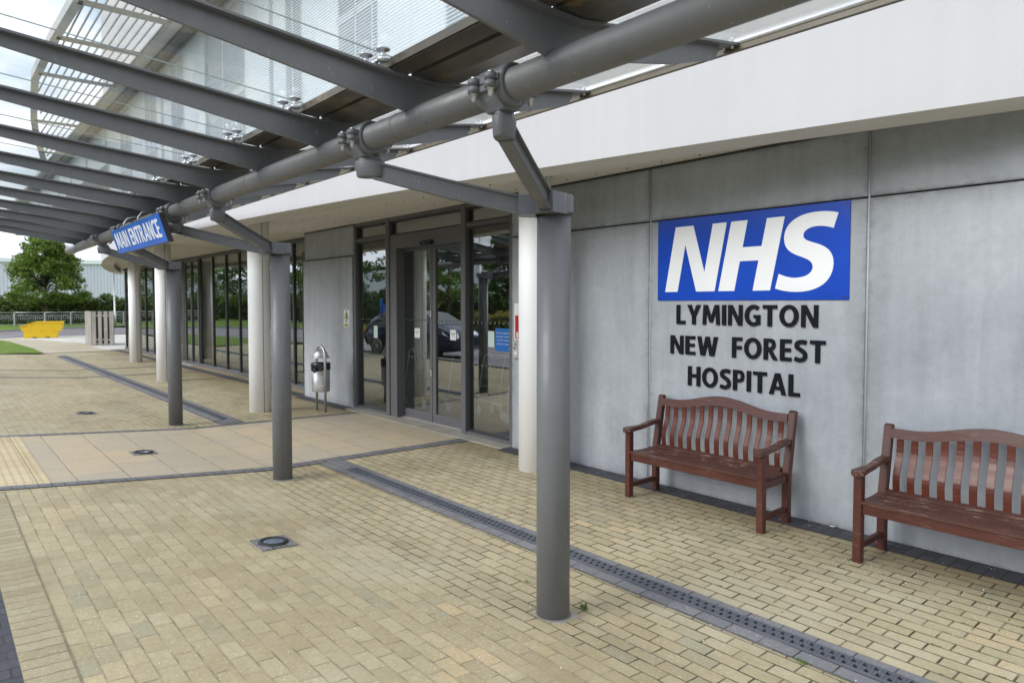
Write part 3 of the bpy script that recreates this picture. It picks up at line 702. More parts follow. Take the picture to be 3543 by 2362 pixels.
build('screen_bracket', mb, MT['screen'], HB)
mb = MB(); mb.box(-62, -2.5, 2.62, 3.35, 8.5, 8.75); build('eaves', mb, MT['render'], HB, bevel=.03)
mb = MB(); mb.box(-62, -2.5, 2.9, 3.30, 8.40, 8.497); build('eaves_trim', mb, MT['frame'], HB)
# louvred sunshade at the eaves
OUT = [(8, .9), (12, .82), (15.96, .76), (18.8, .68), (22.8, .67), (24.9, .845), (28.4, 1.18), (31, 1.5), (33.9, 1.94), (37.5, 2.48), (38.3, 2.75)]
def outl(s): return lerp([(a, b) for a, b in OUT], s)
MT['louvre'] = paint('louvre_paint', (.33, .33, .32), .5, .05)
mb = MB()
for i in range(10):
    d_ = .92 + i * .185; prev = None; s = 8.
    while s <= 37.6:
        if outl(s) + .08 < d_:
            if prev is not None: mb.bar((-prev, d_, 8.60), (-s, d_, 8.60), .028, .05)
            prev = s
        else: prev = None
        s += 1.5 if s < 30 else .75
build('louvre_blades', mb, MT['louvre'], HB)
mb = MB()
for s in (12.3, 15.8, 18.55, 22.1, 25.0, 28.4, 31.5, 34.5): mb.box(-s - .13, -s + .13, outl(s), 2.65, 8.50, 8.545)
build('louvre_beam', mb, MT['louvre'], HB)
mb = MB(); e_ = [(-a, b) for a, b in OUT]
for p, q in zip(e_, e_[1:]): mb.bar((p[0], p[1], 8.62), (q[0], q[1], 8.62), .20, .24)
build('louvre_edge', mb, MT['render'], HB)
mb = MB(); mb.box(-33.5, -2.5, 4.3, 12, 8.75, 15); build('roof_plant_room', mb, MT['render'], HB)

# ================================================================ CANOPY
CA = thing('entrance_canopy', 'glass canopy on grey steel ribs and tube with three forked posts before the entrance', 'canopy', (-5, 0, 0))
TZ = 2.76
mb = MB(); mb.tube([(4.2, 0, TZ), (-12.2, 0, TZ)], .07, 36); build('main_tube', mb, MT['steel_tube'], CA)
for s in (-2.0, 1.0, 3.2, 6.4, 9.4): mb = MB(); mb.tube([(-s - .004, 0, TZ), (-s + .004, 0, TZ)], .0715, 36); build('weld_seam', mb, MT['steel_tube'], CA)
RS = [-3.31, -2.26, -1.22, -.18, .86, 1.91, 2.93, 4.00, 5.04, 6.04, 7.07, 8.15, 9.18, 10.2, 11.25]
def zf(y): return 2.965 + .092 * (-y - .1) if y < -.1 else (2.955 if y < .1 else 2.955 + (y - .1) * .164)
def rib(s, parent):
    pts = [(-2.35, 3.150), (-.075, 2.803), (-.055, 2.795), (.02, 2.80), (.744, 2.945), (1.10, 3.045), (1.145, 3.105), (1.145, zf(1.145)), (.1, zf(.1)), (-.1, zf(-.1)), (-2.35, zf(-2.35))]
    mb = MB(); mb.prism(pts, -s - .009, -s + .009, 'x'); w_ = build('rafter', mb, MT['steel'], parent)
    fl = MB(); q = [(-2.36, zf(-2.36)), (-.1, zf(-.1)), (.1, zf(.1)), (1.145, zf(1.145)), (1.265, zf(1.265))]
    for (a, za), (b, zb) in zip(q, q[1:]):
        fl.add([(-s - .05, a, za), (-s + .05, a, za), (-s + .05, b, zb), (-s - .05, b, zb), (-s - .05, a, za + .012), (-s + .05, a, za + .012), (-s + .05, b, zb + .012), (-s - .05, b, zb + .012)],
               [(0, 1, 2, 3), (4, 5, 6, 7), (0, 1, 5, 4), (1, 2, 6, 5), (2, 3, 7, 6), (3, 0, 4, 7)])
    build('flange', fl, MT['steel'], w_)
    for dx in (-.025, .025):
        b_ = MB(); b_.cyl(-s + dx, 1.235, zf(1.235) - .012, zf(1.235) + .032, .007, 8); b_.cyl(-s + dx, 1.235, zf(1.235) + .012, zf(1.235) + .022, .012, 6)
        build('bolt', b_, MT['galv'], w_)
    for y in (-.235, -2.12):
        sp = MB(); z0 = zf(y) + .012
        sp.cyl(-s, y, z0, z0 + .028, .022, 14, .014)
        sp.bar((-s - .068, y - .01, z0 + .020), (-s + .068, y + .01, z0 + .020), .024, .010)
        for dx in (-.062, .062):
            yy = y + dx * .2
            sp.lathe([(0, z0 + .008), (.026, z0 + .008), (.03, z0 + .014), (.03, z0 + .024), (.015, z0 + .028), (.013, z0 + .055), (.022, z0 + .06), (.034, z0 + .064), (.034, z0 + .072), (0, z0 + .072)], -s + dx, yy, 18)
        build('glass_fixing', sp, MT['galv'], w_)
    return w_
for s in RS: rib(s, CA)
# glass: outer panes rise outwards, inner strip rises to the rail
def zg(y): return 3.062 + .093 * (-y - .235)
MT['glass_edge'] = paint('green_glass_edge', (.30, .36, .34), .3, .05)
for a, b in zip(RS, RS[1:]):
    x0, x1 = -b + .006, -a - .006; mb = MB()
    mb.quad((x0, -2.42, zg(-2.42)), (x1, -2.42, zg(-2.42)), (x1, -.06, zg(-.06)), (x0, -.06, zg(-.06)))
    gp = build('glass_pane', mb, MT['roof_glass'], CA)
    ed = MB(); 
    ed.bar((x0, -2.42, zg(-2.42)), (x0, -.06, zg(-.06)), .003, .006)
    ed.bar((x0, -2.42, zg(-2.42)), (x1, -2.42, zg(-2.42)), .004, .012)
    build('glass_edge', ed, MT['glass_edge'], gp)
    mb = MB(); mb.quad((x0, .34, 3.035), (x1, .34, 3.035), (x1, 1.24, 3.172), (x0, 1.24, 3.172)); build('inner_glass_pane', mb, MT['roof_glass'], CA)
# box gutter in the valley of the canopy, stained underside
def m_gutter():
    t = NT('stained_metal_gutter'); o = t.obj()
    a = t.noise(t.map(o, (1.2, 5, 5)), 1, 5, .6); b = t.noise(o, 3.5, 6, .7)
    c = t.ramp(a, (.35, (.085, .075, .058)), (.62, (.16, .14, .11)))
    st = t.ramp(b, (.50, 0.), (.60, .9)); c = t.mix(t.math('MULTIPLY', st, t.ramp(t.noise(o, 1.1, 2), (.45, 0.), (.58, 1.))), c, (.30, .215, .12))
    t.principled(c, .32, .55, .5); return t.m
MT['gutter'] = m_gutter()
mb = MB(); gz = 2.990
prof = [(-.165, 3.035), (-.16, 2.986), (-.055, 2.980), (-.05, 3.0), (-.035, 3.0), (-.03, 2.976), (.10, 2.971), (.26, 2.998), (.30, 3.04)]
for a, b in zip(RS, RS[1:]):
    x0, x1 = -b + .014, -a - .014
    for (y0, z0), (y1, z1) in zip(prof, prof[1:]): mb.add([(x0, y0, z0), (x1, y0, z0), (x1, y1, z1), (x0, y1, z1), (x0, y0, z0 + .003), (x1, y0, z0 + .003), (x1, y1, z1 + .003), (x0, y1, z1 + .003)], [(0, 1, 2, 3), (4, 5, 6, 7), (0, 1, 5, 4), (2, 3, 7, 6), (0, 3, 7, 4), (1, 2, 6, 5)])
build('gutter', mb, MT['gutter'], CA)
mb = MB(); mb.box(3.4, -11.4, -.172, -.160, 2.992, 3.028); build('gutter_lip', mb, MT['gutter'], CA)
mb = MB(); mb.tube([(4, 1.272, 3.166), (-11.4, 1.272, 3.166)], .016, 14); build('inner_rail', mb, MT['stainless'], CA)
MT['rail_brown'] = paint('brown_reflection_and_filter', (.13, .108, .075), .45, .2, 6)  # brown painted in for the reflection in the rail's polished underside
mb = MB(); mb.box(-11.4, 4, 1.262, 1.288, 3.122, 3.148); build('rail_underside', mb, MT['rail_brown'], CA)
MT['collar'] = paint('dirty_mortar', (.16, .15, .135), .9, .2, 12)
# forked posts
for i, (s, y) in enumerate(((.643, .786), (4.687, .808), (8.80, .835))):
    z0 = H(-s, y)
    mb = MB(); mb.cyl(-s, y, z0 - .02, 2.34, .0968, 44); p = build('post', mb, MT['steel'], CA)
    mb = MB(); mb.box(-s - .112, -s + .112, y - .112, y + .112, z0 - .01, z0 + .005, None); build('base_plate', mb, MT['sill'], p, bevel=.003); mb = MB(); mb.lathe([(.106, z0 + .004), (.103, z0 + .009), (.0968, z0 + .013)], -s, y, 36); build('mortar_collar', mb, MT['collar'], p)
    sc_ = 1.24 if i == 0 else 1.38
    cups = [( -s + .555 * 1.0, 0), (-s - .68, 0)] if i else [(-.157, 0), (-1.392, 0)]
    if i == 1: cups = [(-4.095, 0), (-5.47, 0)]
    if i == 2: cups = [(-7.80, 0), (-9.256, 0)]
    # head: rounded collar drawn towards the two arms
    mb = MB(); mb.lathe([(.0, 2.318), (.098, 2.318), (.112, 2.332), (.112, 2.425), (.106, 2.432), (0, 2.432)], -s, y, 36)
    for cx, cy in cups:
        v = (Vector((cx, cy)) - Vector((-s, y))).normalized(); n_ = Vector((-v.y, v.x)); c0 = Vector((-s, y))
        P4 = [c0 + n_ * .105, c0 + v * .10 + n_ * .085, c0 + v * .20 + n_ * .045, c0 + v * .20 - n_ * .045, c0 + v * .10 - n_ * .085, c0 - n_ * .105]
        mb.prism([tuple(a) for a in P4], 2.3185, 2.4315, 'z', smooth=True)
    build('head', mb, MT['steel'], p, bevel=.004)
    for cx, cy in cups:
        v = (Vector((cx, cy)) - Vector((-s, y))); ln = v.length; v.normalize(); c0 = Vector((-s, y))
        a = c0 + v * .15; b = Vector((cx, cy)) - v * .035
        za, zb = 2.376, 2.590
        arm = MB()
        n_ = Vector((-v.y, v.x))
        ts = [0, .08, .2, .5, .8, 1.]
        def ring(t, hw, lo, hi):
            c = a + (b - a) * t; zc = za + (zb - za) * (t ** 1.12)
            return [(c.x + n_.x * q, c.y + n_.y * q, zc + z) for q, z in ((-hw, lo), (hw, lo), (hw, hi), (-hw, hi))]
        def run(fn):
            rr = [fn(t) for t in ts]; o = len(arm.v)
            for r_ in rr: arm.v += [Vector(q) for q in r_]
            k = len(rr[0])
            for i_ in range(len(rr) - 1):
                for j in range(k):
                    arm.f.append([o + i_ * k + j, o + i_ * k + (j + 1) % k, o + (i_ + 1) * k + (j + 1) % k, o + (i_ + 1) * k + j])
            arm.f.append([o + j for j in range(k)][::-1]); arm.f.append([o + (len(rr) - 1) * k + j for j in range(k)])
        run(lambda t: ring(t, .013, -.048 + .006 * t, .046))
        run(lambda t: ring(t, .034, .040, .053)); run(lambda t: ring(t, .034, -.056 + .006 * t, -.044 + .006 * t))
        build('arm', arm, MT['steel'], p, bevel=.003)
        ang_ = math.atan2(v.y, v.x); ce = Vector((cx, cy)) - v * .026
        ms = Matrix.Translation((ce.x, ce.y, 0)) @ Matrix.Rotation(ang_, 4, 'Z') @ Matrix.Diagonal((1.72, 1, 1, 1))
        cu = MB(); cu.lathe([(0, 2.546), (.028, 2.546), (.032, 2.550), (.040, 2.545), (.045, 2.552), (.050, 2.628), (.048, 2.640), (.036, 2.643), (0, 2.643)], 0, 0, 36, ms)
        cu.lathe([(.040, 2.640), (.040, 2.672), (0, 2.672)], 0, 0, 28, ms)
        build('cup', cu, MT['steel'], p)
        cl = MB()
        cl.tube([(cx - .098, 0, TZ), (cx - .090, 0, TZ), (cx + .090, 0, TZ), (cx + .098, 0, TZ)], .09, 36, rs=[.086, .093, .093, .086])
        cl.prism([(-.040, 2.655), (.040, 2.655), (.052, 2.672), (.074, 2.70), (.086, 2.735), (-.086, 2.735), (-.074, 2.70), (-.052, 2.672)], cx - .062, cx + .062, 'x')
        for sg in (-1, 1):
            cl.box(cx - .092, cx + .092, sg * .090 - .014, sg * .090 + .014, TZ - .030, TZ - .0015); cl.box(cx - .092, cx + .092, sg * .090 - .014, sg * .090 + .014, TZ + .0015, TZ + .028)
            for dx in (-.058, .058):
                cl.cyl(cx + dx, sg * .112, TZ - .032, TZ - .0015, .028, 18); cl.cyl(cx + dx, sg * .112, TZ + .0015, TZ + .030, .028, 18)
        build('clamp', cl, MT['steel'], p, bevel=.003)
        for sg in (-1, 1):
            for dx in (-.058, .058):
                bo = MB(); bo.lathe([(0, TZ - .068), (.007, TZ - .066), (.012, TZ - .058), (.013, TZ - .036), (.019, TZ - .036), (.019, TZ - .032), (0, TZ - .032)], cx + dx, sg * .112, 12); bo.cyl(cx + dx, sg * .112, TZ - .060, TZ + .039, .008, 6); bo.cyl(cx + dx, sg * .112, TZ + .030, TZ + .039, .015, 6)
                build('clamp_bolt', bo, MT['galv'], p)

# ================================================================ SIGNS
def poly_text(txt, size, offset=0., extrude=.004, shear=0, spacing=1., xs=1.):
    cu = bpy.data.curves.new('t', 'FONT'); cu.body = txt; cu.size = size; cu.extrude = extrude; cu.offset = offset; cu.shear = shear; cu.space_character = spacing; cu.resolution_u = 6
    ob = bpy.data.objects.new('t', cu); COL.objects.link(ob); dg = bpy.context.evaluated_depsgraph_get(); me = bpy.data.meshes.new_from_object(ob.evaluated_get(dg))
    vs = [v.co.copy() for v in me.vertices]; fs = [list(p.vertices) for p in me.polygons]
    bpy.data.objects.remove(ob); bpy.data.curves.remove(cu); bpy.data.meshes.remove(me)
    return vs, fs
def fit_text(txt, x0, x1, z0, z1, y, offset=0, ext=.004, shear=0, tilt=None, spacing=1.):
    """text whose ink exactly fills x0..x1, z0..z1 on the plane y (facing -Y)"""
    vs, fs = poly_text(txt, 1., offset, .5, shear, spacing)
    a = min(v.x for v in vs); b = max(v.x for v in vs); c = min(v.y for v in vs); d = max(v.y for v in vs)
    mb = MB(); out = []
    for v in vs:
        x = x0 + (v.x - a) / (b - a) * (x1 - x0); z = z0 + (v.y - c) / (d - c) * (z1 - z0); q = Vector((x, y - (v.z / .5) * ext, z))
        out.append(tilt(q) if tilt else q)
    mb.add(out, fs); return mb
# bold sans capitals drawn as polygons and strokes, unit height
def ell(cx, cy, rx, ry, a0, a1, n=22): return [(cx + rx * math.cos(R(a0 + (a1 - a0) * i / n)), cy + ry * math.sin(R(a0 + (a1 - a0) * i / n))) for i in range(n + 1)]
def ring_(w_, a0, a1, t=.205, tv=.18): o = ell(w_ / 2, .5, w_ / 2, .512, a0, a1); q = ell(w_ / 2, .5, w_ / 2 - t, .512 - tv, a0, a1); return ('strip', o, q)
def spine(pts, t):
    P_ = [Vector(p) for p in pts]; sm = []
    for i in range(len(P_) - 1):
        p0, p1, p2, p3 = P_[max(i - 1, 0)], P_[i], P_[i + 1], P_[min(i + 2, len(P_) - 1)]
        for k in range(5):
            u_ = k / 5; sm.append(.5 * ((2 * p1) + (-p0 + p2) * u_ + (2 * p0 - 5 * p1 + 4 * p2 - p3) * u_ ** 2 + (-p0 + 3 * p1 - 3 * p2 + p3) * u_ ** 3))
    sm.append(P_[-1]); a_, b_ = [], []
    for i, p in enumerate(sm):
        d_ = (sm[min(i + 1, len(sm) - 1)] - sm[max(i - 1, 0)]).normalized(); n_ = Vector((-d_.y, d_.x)) * t / 2; a_.append(tuple(p + n_)); b_.append(tuple(p - n_))
    return ('strip', a_, b_)
GL = {
 'N': (.76, [[(0,0),(0,1),(.22,1),(.575,.33),(.575,1),(.76,1),(.76,0),(.55,0),(.185,.68),(.185,0)]]),
 'M': (.98, [[(0,0),(.055,1),(.28,1),(.49,.40),(.70,1),(.925,1),(.98,0),(.79,0),(.755,.66),(.57,.12),(.41,.12),(.225,.66),(.19,0)]]),
 'I': (.21, [[(0,0),(0,1),(.21,1),(.21,0)]]),
 'L': (.54, [[(0,0),(0,1),(.21,1),(.21,.175),(.54,.175),(.54,0)]]),
 'Y': (.78, [[(.285,0),(.285,.40),(0,1),(.235,1),(.39,.60),(.545,1),(.78,1),(.495,.40),(.495,0)]]),
 'T': (.70, [[(.245,0),(.245,.83),(0,.83),(0,1),(.70,1),(.70,.83),(.455,.83),(.455,0)]]),
 'E': (.56, [[(0,0),(0,1),(.55,1),(.55,.83),(.21,.83),(.21,.595),(.52,.595),(.52,.43),(.21,.43),(.21,.17),(.56,.17),(.56,0)]]),
 'F': (.54, [[(0,0),(0,1),(.54,1),(.54,.83),(.21,.83),(.21,.585),(.51,.585),(.51,.42),(.21,.42),(.21,0)]]),
 'H': (.74, [[(0,0),(0,1),(.21,1),(.21,.60),(.53,.60),(.53,1),(.74,1),(.74,0),(.53,0),(.53,.43),(.21,.43),(.21,0)]]),
 'W': (1.12, [[(.19,0),(0,1),(.205,1),(.315,.33),(.455,1),(.665,1),(.805,.33),(.915,1),(1.12,1),(.93,0),(.69,0),(.56,.62),(.43,0)]]),
 'A': (.84, [[(0,0),(.30,1),(.42,1),(.42,.79),(.21,0)], [(.84,0),(.54,1),(.42,1),(.42,.79),(.63,0)], [(.27,.225),(.57,.225),(.528,.385),(.312,.385)]]),
 'O': (.90, [ring_(.90, 0, 360)]), 'C': (.66, [('strip', ell(.45, .5, .45, .512, 58, 302), ell(.45, .5, .245, .332, 50, 310))]),
 'G': (.80, [('strip', ell(.46, .5, .46, .512, 52, 292), ell(.46, .5, .25, .332, 44, 300)), [(.59,.04),(.80,.06),(.80,.53),(.46,.53),(.46,.37),(.59,.37)]]),
 'S': (.62, [spine([(.565,.865),(.45,.905),(.33,.91),(.17,.86),(.11,.75),(.15,.64),(.30,.55),(.44,.46),(.515,.34),(.50,.19),(.37,.10),(.22,.088),(.03,.14)], .19)]),
 'P': (.62, [[(0,0),(0,1),(.21,1),(.21,0)], spine([(.21,.915),(.34,.912),(.47,.87),(.52,.71),(.47,.54),(.34,.49),(.21,.485)], .17)]),
 'R': (.70, [[(0,0),(0,1),(.21,1),(.21,0)], spine([(.21,.915),(.34,.912),(.46,.87),(.505,.72),(.46,.57),(.34,.52),(.21,.515)], .17), [(.24,.43),(.42,.46),(.71,0),(.485,0)]]),
}
def capitals(txt, x0, x1, z0, z1, y, ext, parent, mat, tilt=None, gap=.13, name='letter'):
    tot = sum(GL[c][0] if c != ' ' else .34 for c in txt) + gap * (len(txt) - 1); k = (x1 - x0) / tot; h = z1 - z0; x = x0
    for c in txt:
        if c == ' ': x += (.34 + gap) * k; continue
        mb = MB()
        for n_, it in enumerate(GL[c][1]):
            yy = y + .0003 * n_
            if it[0] == 'strip':
                a_, b_ = it[1], it[2]
                for i in range(len(a_) - 1): mb.prism([(x + p[0] * k, z0 + p[1] * h) for p in (a_[i], a_[i + 1], b_[i + 1], b_[i])], yy - ext, yy, 'y')
            else: mb.prism([(x + p[0] * k, z0 + p[1] * h) for p in it], yy - ext, yy, 'y')
        if tilt: mb.v = [tilt(v) for v in mb.v]
        build(name, mb, mat, parent); x += (GL[c][0] + gap) * k
# NHS board, letters drawn from their outlines (site x = -s)
NB = thing('wall_sign', 'large blue board with slanted white capitals NHS fixed to the concrete wall', 'sign', (-1.145, 3.62, 2.24))
mb = MB(); mb.box(-2.079, -.210, 3.618, 3.628, 1.85, 2.637); build('board', mb, MT['nhsblue'], NB, bevel=.0015)
Nn = [(1.985, 1.934), (1.866, 2.560), (1.664, 2.560), (1.538, 2.114), (1.453, 2.560), (1.307, 2.560), (1.427, 1.934), (1.627, 1.934), (1.753, 2.383), (1.838, 1.934)]
Hh = [(1.387, 1.934), (1.261, 2.561), (1.098, 2.561), (1.145, 2.323), (.962, 2.323), (.914, 2.561), (.752, 2.561), (.877, 1.934), (1.042, 1.934), (.989, 2.199), (1.170, 2.199), (1.223, 1.934)]
# S: outer and inner curves as bezier samples
def bez(p0, p1, p2, p3, n=12):
    return [tuple((1 - t) ** 3 * a + 3 * (1 - t) ** 2 * t * b + 3 * (1 - t) * t * t * c + t ** 3 * d for a, b, c, d in zip(p0, p1, p2, p3)) for t in [i / n for i in range(n)]]
S_ = []
S_ += [(.301, 2.548)]
S_ += bez((.301, 2.548), (.35, 2.566), (.42, 2.574), (.49, 2.572))
S_ += bez((.49, 2.572), (.64, 2.568), (.755, 2.50), (.756, 2.375))
S_ += bez((.756, 2.375), (.755, 2.19), (.508, 2.235), (.503, 2.125))
S_ += bez((.503, 2.125), (.505, 2.06), (.58, 2.037), (.652, 2.037))
S_ += bez((.652, 2.037), (.70, 2.037), (.75, 2.052), (.799, 2.075))
S_ += [(.799, 2.075), (.831, 1.950)]
S_ += bez((.831, 1.950), (.77, 1.928), (.70, 1.918), (.63, 1.918))
S_ += bez((.63, 1.918), (.46, 1.920), (.336, 1.99), (.333, 2.15))
S_ += bez((.333, 2.15), (.34, 2.345), (.583, 2.30), (.588, 2.385))
S_ += bez((.588, 2.385), (.588, 2.432), (.53, 2.454), (.470, 2.455))
S_ += bez((.470, 2.455), (.42, 2.455), (.38, 2.444), (.338, 2.428)); S_ += [(.338, 2.428)]
for nm, pp in (('letter', Nn), ('letter', Hh), ('letter', S_[1:])):
    mb = MB(); mb.prism([(-a, b) for a, b in pp], 3.6155, 3.6185, 'y'); build(nm, mb, MT['signwhite'], NB)
for x, z in ((-2.055, 2.615), (-.235, 2.615), (-2.055, 1.875), (-.235, 1.875), (-1.145, 2.615), (-1.145, 1.868)): mb = MB(); mb.tube([(x, 3.612, z), (x, 3.62, z)], .008, 10); build('fixing_screw', mb, MT['frame_dark'], NB)
HL = thing('wall_lettering', 'raised charcoal letters LYMINGTON NEW FOREST HOSPITAL below the blue board', 'lettering', (-1.15, 3.62, 1.4))
for txt, a, b, z0, z1 in (('LYMINGTON', 1.85, .454, 1.622, 1.808), ('NEW', 1.918, 1.390, 1.330, 1.510), ('FOREST', 1.24, .389, 1.330, 1.516), ('HOSPITAL', 1.711, .599, 1.034, 1.220)):
    capitals(txt, -a, -b, z0, z1, 3.6275, .013, HL, MT['charcoal'])
# MAIN ENTRANCE board slung under the ribs, leaning outwards at the top
ME = thing('hanging_sign', 'tilted blue board reading MAIN ENTRANCE slung under the canopy tube', 'sign', (-6.3, -.16, 2.57))
def tl(q):      # local: y offset from the board plane, z 0..0.28 up the board
    t = q.z; return Vector((q.x, -.125 - .085 * t / .28 + q.y, 2.432 + .272 * t / .28))
mb = MB(); mb.box(-7.43, -5.16, 0, .006, 0, .28); mb.v = [tl(v) for v in mb.v]; build('board', mb, [MT['signblue']], ME, bevel=.002)
mb = MB(); mb.box(-7.425, -5.155, .0065, .055, .003, .277); mb.v = [tl(v) for v in mb.v]; build('backing', mb, MT['frame_dark'], ME)
capitals('MAIN ENTRANCE', -7.31, -5.28, .055, .235, -.0005, .002, ME, MT['signwhite'], tilt=tl, gap=.09)
for x in (-6.75, -6.05): mb = MB(); mb.tube([(x, -.18, 2.66), (x, -.20, 2.74), (x, -.16, 2.80), (x, -.05, 2.835), (x, .03, 2.832)], .008, 8); build('hook', mb, MT['galv'], ME)
# CCTV warning notice on the pier
CC = thing('warning_notice', 'small white and yellow camera warning notice on the narrow concrete pier', 'notice', (-8.84, 3.655, 1.56))
mb = MB(); mb.box(-8.945, -8.735, 3.652, 3.658, 1.408, 1.710); build('plate', mb, MT['white'], CC)
mb = MB(); mb.prism([(-8.918, 1.552), (-8.762, 1.552), (-8.84, 1.70)], 3.6495, 3.6518, 'y'); build('triangle', mb, MT['charcoal'], CC)
mb = MB(); mb.prism([(-8.902, 1.561), (-8.778, 1.561), (-8.84, 1.682)], 3.6475, 3.6493, 'y'); mb.box(-8.92, -8.76, 3.6485, 3.6505, 1.422, 1.462); build('yellow_panel', mb, MT['yellow_sign'], CC)
mb = MB(); mb.box(-8.865, -8.815, 3.6455, 3.6472, 1.613, 1.637, Matrix.Translation((-8.84, 0, 1.625)) @ Matrix.Rotation(R(-35), 4, 'Y') @ Matrix.Translation((8.84, 0, -1.625))); mb.box(-8.832, -8.822, 3.6455, 3.6472, 1.592, 1.612); build('camera_symbol', mb, MT['charcoal'], CC)
for txt, a, b, z0, z1, m_ in (('CCTV', 8.868, 8.812, 1.566, 1.584, 'charcoal'), ('WARNING', 8.885, 8.795, 1.531, 1.541, 'charcoal'), ('CAMERAS IN USE', 8.915, 8.765, 1.506, 1.516, 'charcoal'), ('24 HOURS', 8.88, 8.80, 1.480, 1.492, 'charcoal'), ('CCTV IN USE', 8.905, 8.775, 1.432, 1.452, 'charcoal')):
    build('text', fit_text(txt, -a, -b, z0, z1, 3.6472 if z0 in (1.566, 1.432) else 3.6505, ext=.0008), MT[m_], CC)
# door stickers, notices
for i, (a, b) in enumerate(((6.951, 6.798), (5.993, 5.845))):
    lab = ('white Automatic door sticker on the left sliding leaf', 'white Automatic door sticker on the right sliding leaf')[i]
    t = thing('door_sticker', lab, 'sticker', (-(a + b) / 2, 3.838, 1.36), 'automatic door stickers')
    mb = MB(); mb.box(-a, -b, 3.8565, 3.8585, 1.288, 1.438); build('label', mb, MT['white'], t)
    build('text', fit_text('Automatic', -a + .02, -b - .02, 1.375, 1.392, 3.856, ext=.0006), MT['charcoal'], t)
    build('text', fit_text('door', -a + .05, -b - .05, 1.347, 1.361, 3.856, ext=.0006), MT['charcoal'], t)
t = thing('door_poster', 'blue out of hours poster with white arrow on the right hand side window', 'poster', (-4.65, 3.76, 1.35))
mb = MB(); mb.box(-4.815, -4.455, 3.748, 3.751, 1.195, 1.497); build('sheet', mb, MT['blue_poster'], t)
for k, tx in enumerate(('For the out of hours services', 'please report to the reception', 'of the Minor Injuries Unit', 'Entrance is on your right')):
    build('text', fit_text(tx, -4.795 + .01 * (k == 2) + .02 * (k == 3), -4.466, 1.425 - k * .048, 1.446 - k * .048, 3.747, ext=.0006), MT['white'], t)
mb = MB(); mb.prism([(-4.53, 1.232), (-4.49, 1.232), (-4.50, 1.215), (-4.485, 1.215), (-4.463, 1.240), (-4.485, 1.265), (-4.50, 1.265), (-4.49, 1.248), (-4.53, 1.248)], 3.7455, 3.7475, 'y'); build('arrow', mb, MT['white'], t)
for i, (a, b, z0, z1, lab) in enumerate(((4.968, 4.835, 1.243, 1.454, 'pale blank paper notice beside the blue poster'), (8.05, 7.925, 1.245, 1.45, 'pale blank paper notice in the left side window'))):
    mb = MB(); mb.box(-a, -b, 3.749, 3.751, z0, z1); tag(build('paper_notice', mb, MT['pale_glass_paper'], loc=(-a, 3.757, z0)), lab, 'notice', 'paper notices in the side windows')
t = thing('information_board', 'white and red board reading in, half hidden behind the white column', 'sign', (-4.1, 3.615, 1.6))
mb = MB(); mb.box(-4.275, -3.65, 3.612, 3.622, 1.368, 1.822); build('board', mb, MT['white'], t)
mb = MB(); mb.box(-4.252, -3.67, 3.609, 3.6118, 1.388, 1.672); build('red_panel', mb, MT['red'], t)
build('lettering', fit_text('in', -4.228, -4.11, 1.398, 1.468, 3.6085, offset=.03, ext=.001), MT['white'], t)
t = thing('door_intercom', 'steel intercom panel with round push button below the red board', 'intercom', (-4.2, 3.615, 1.25))
mb = MB(); mb.box(-4.288, -4.14, 3.598, 3.63, 1.142, 1.362); build('plate', mb, MT['stainless'], t, bevel=.004)
mb = MB(); mb.tube([(-4.225, 3.592, 1.205), (-4.225, 3.60, 1.205)], .028, 24); build('button', mb, MT['white'], t)
mb = MB(); mb.box(-4.238, -4.222, 3.594, 3.599, 1.305, 1.325); mb.tube([(-4.245, 3.588, 1.268), (-4.245, 3.6, 1.268)], .009, 12); build('call_key', mb, MT['frame_dark'], t)

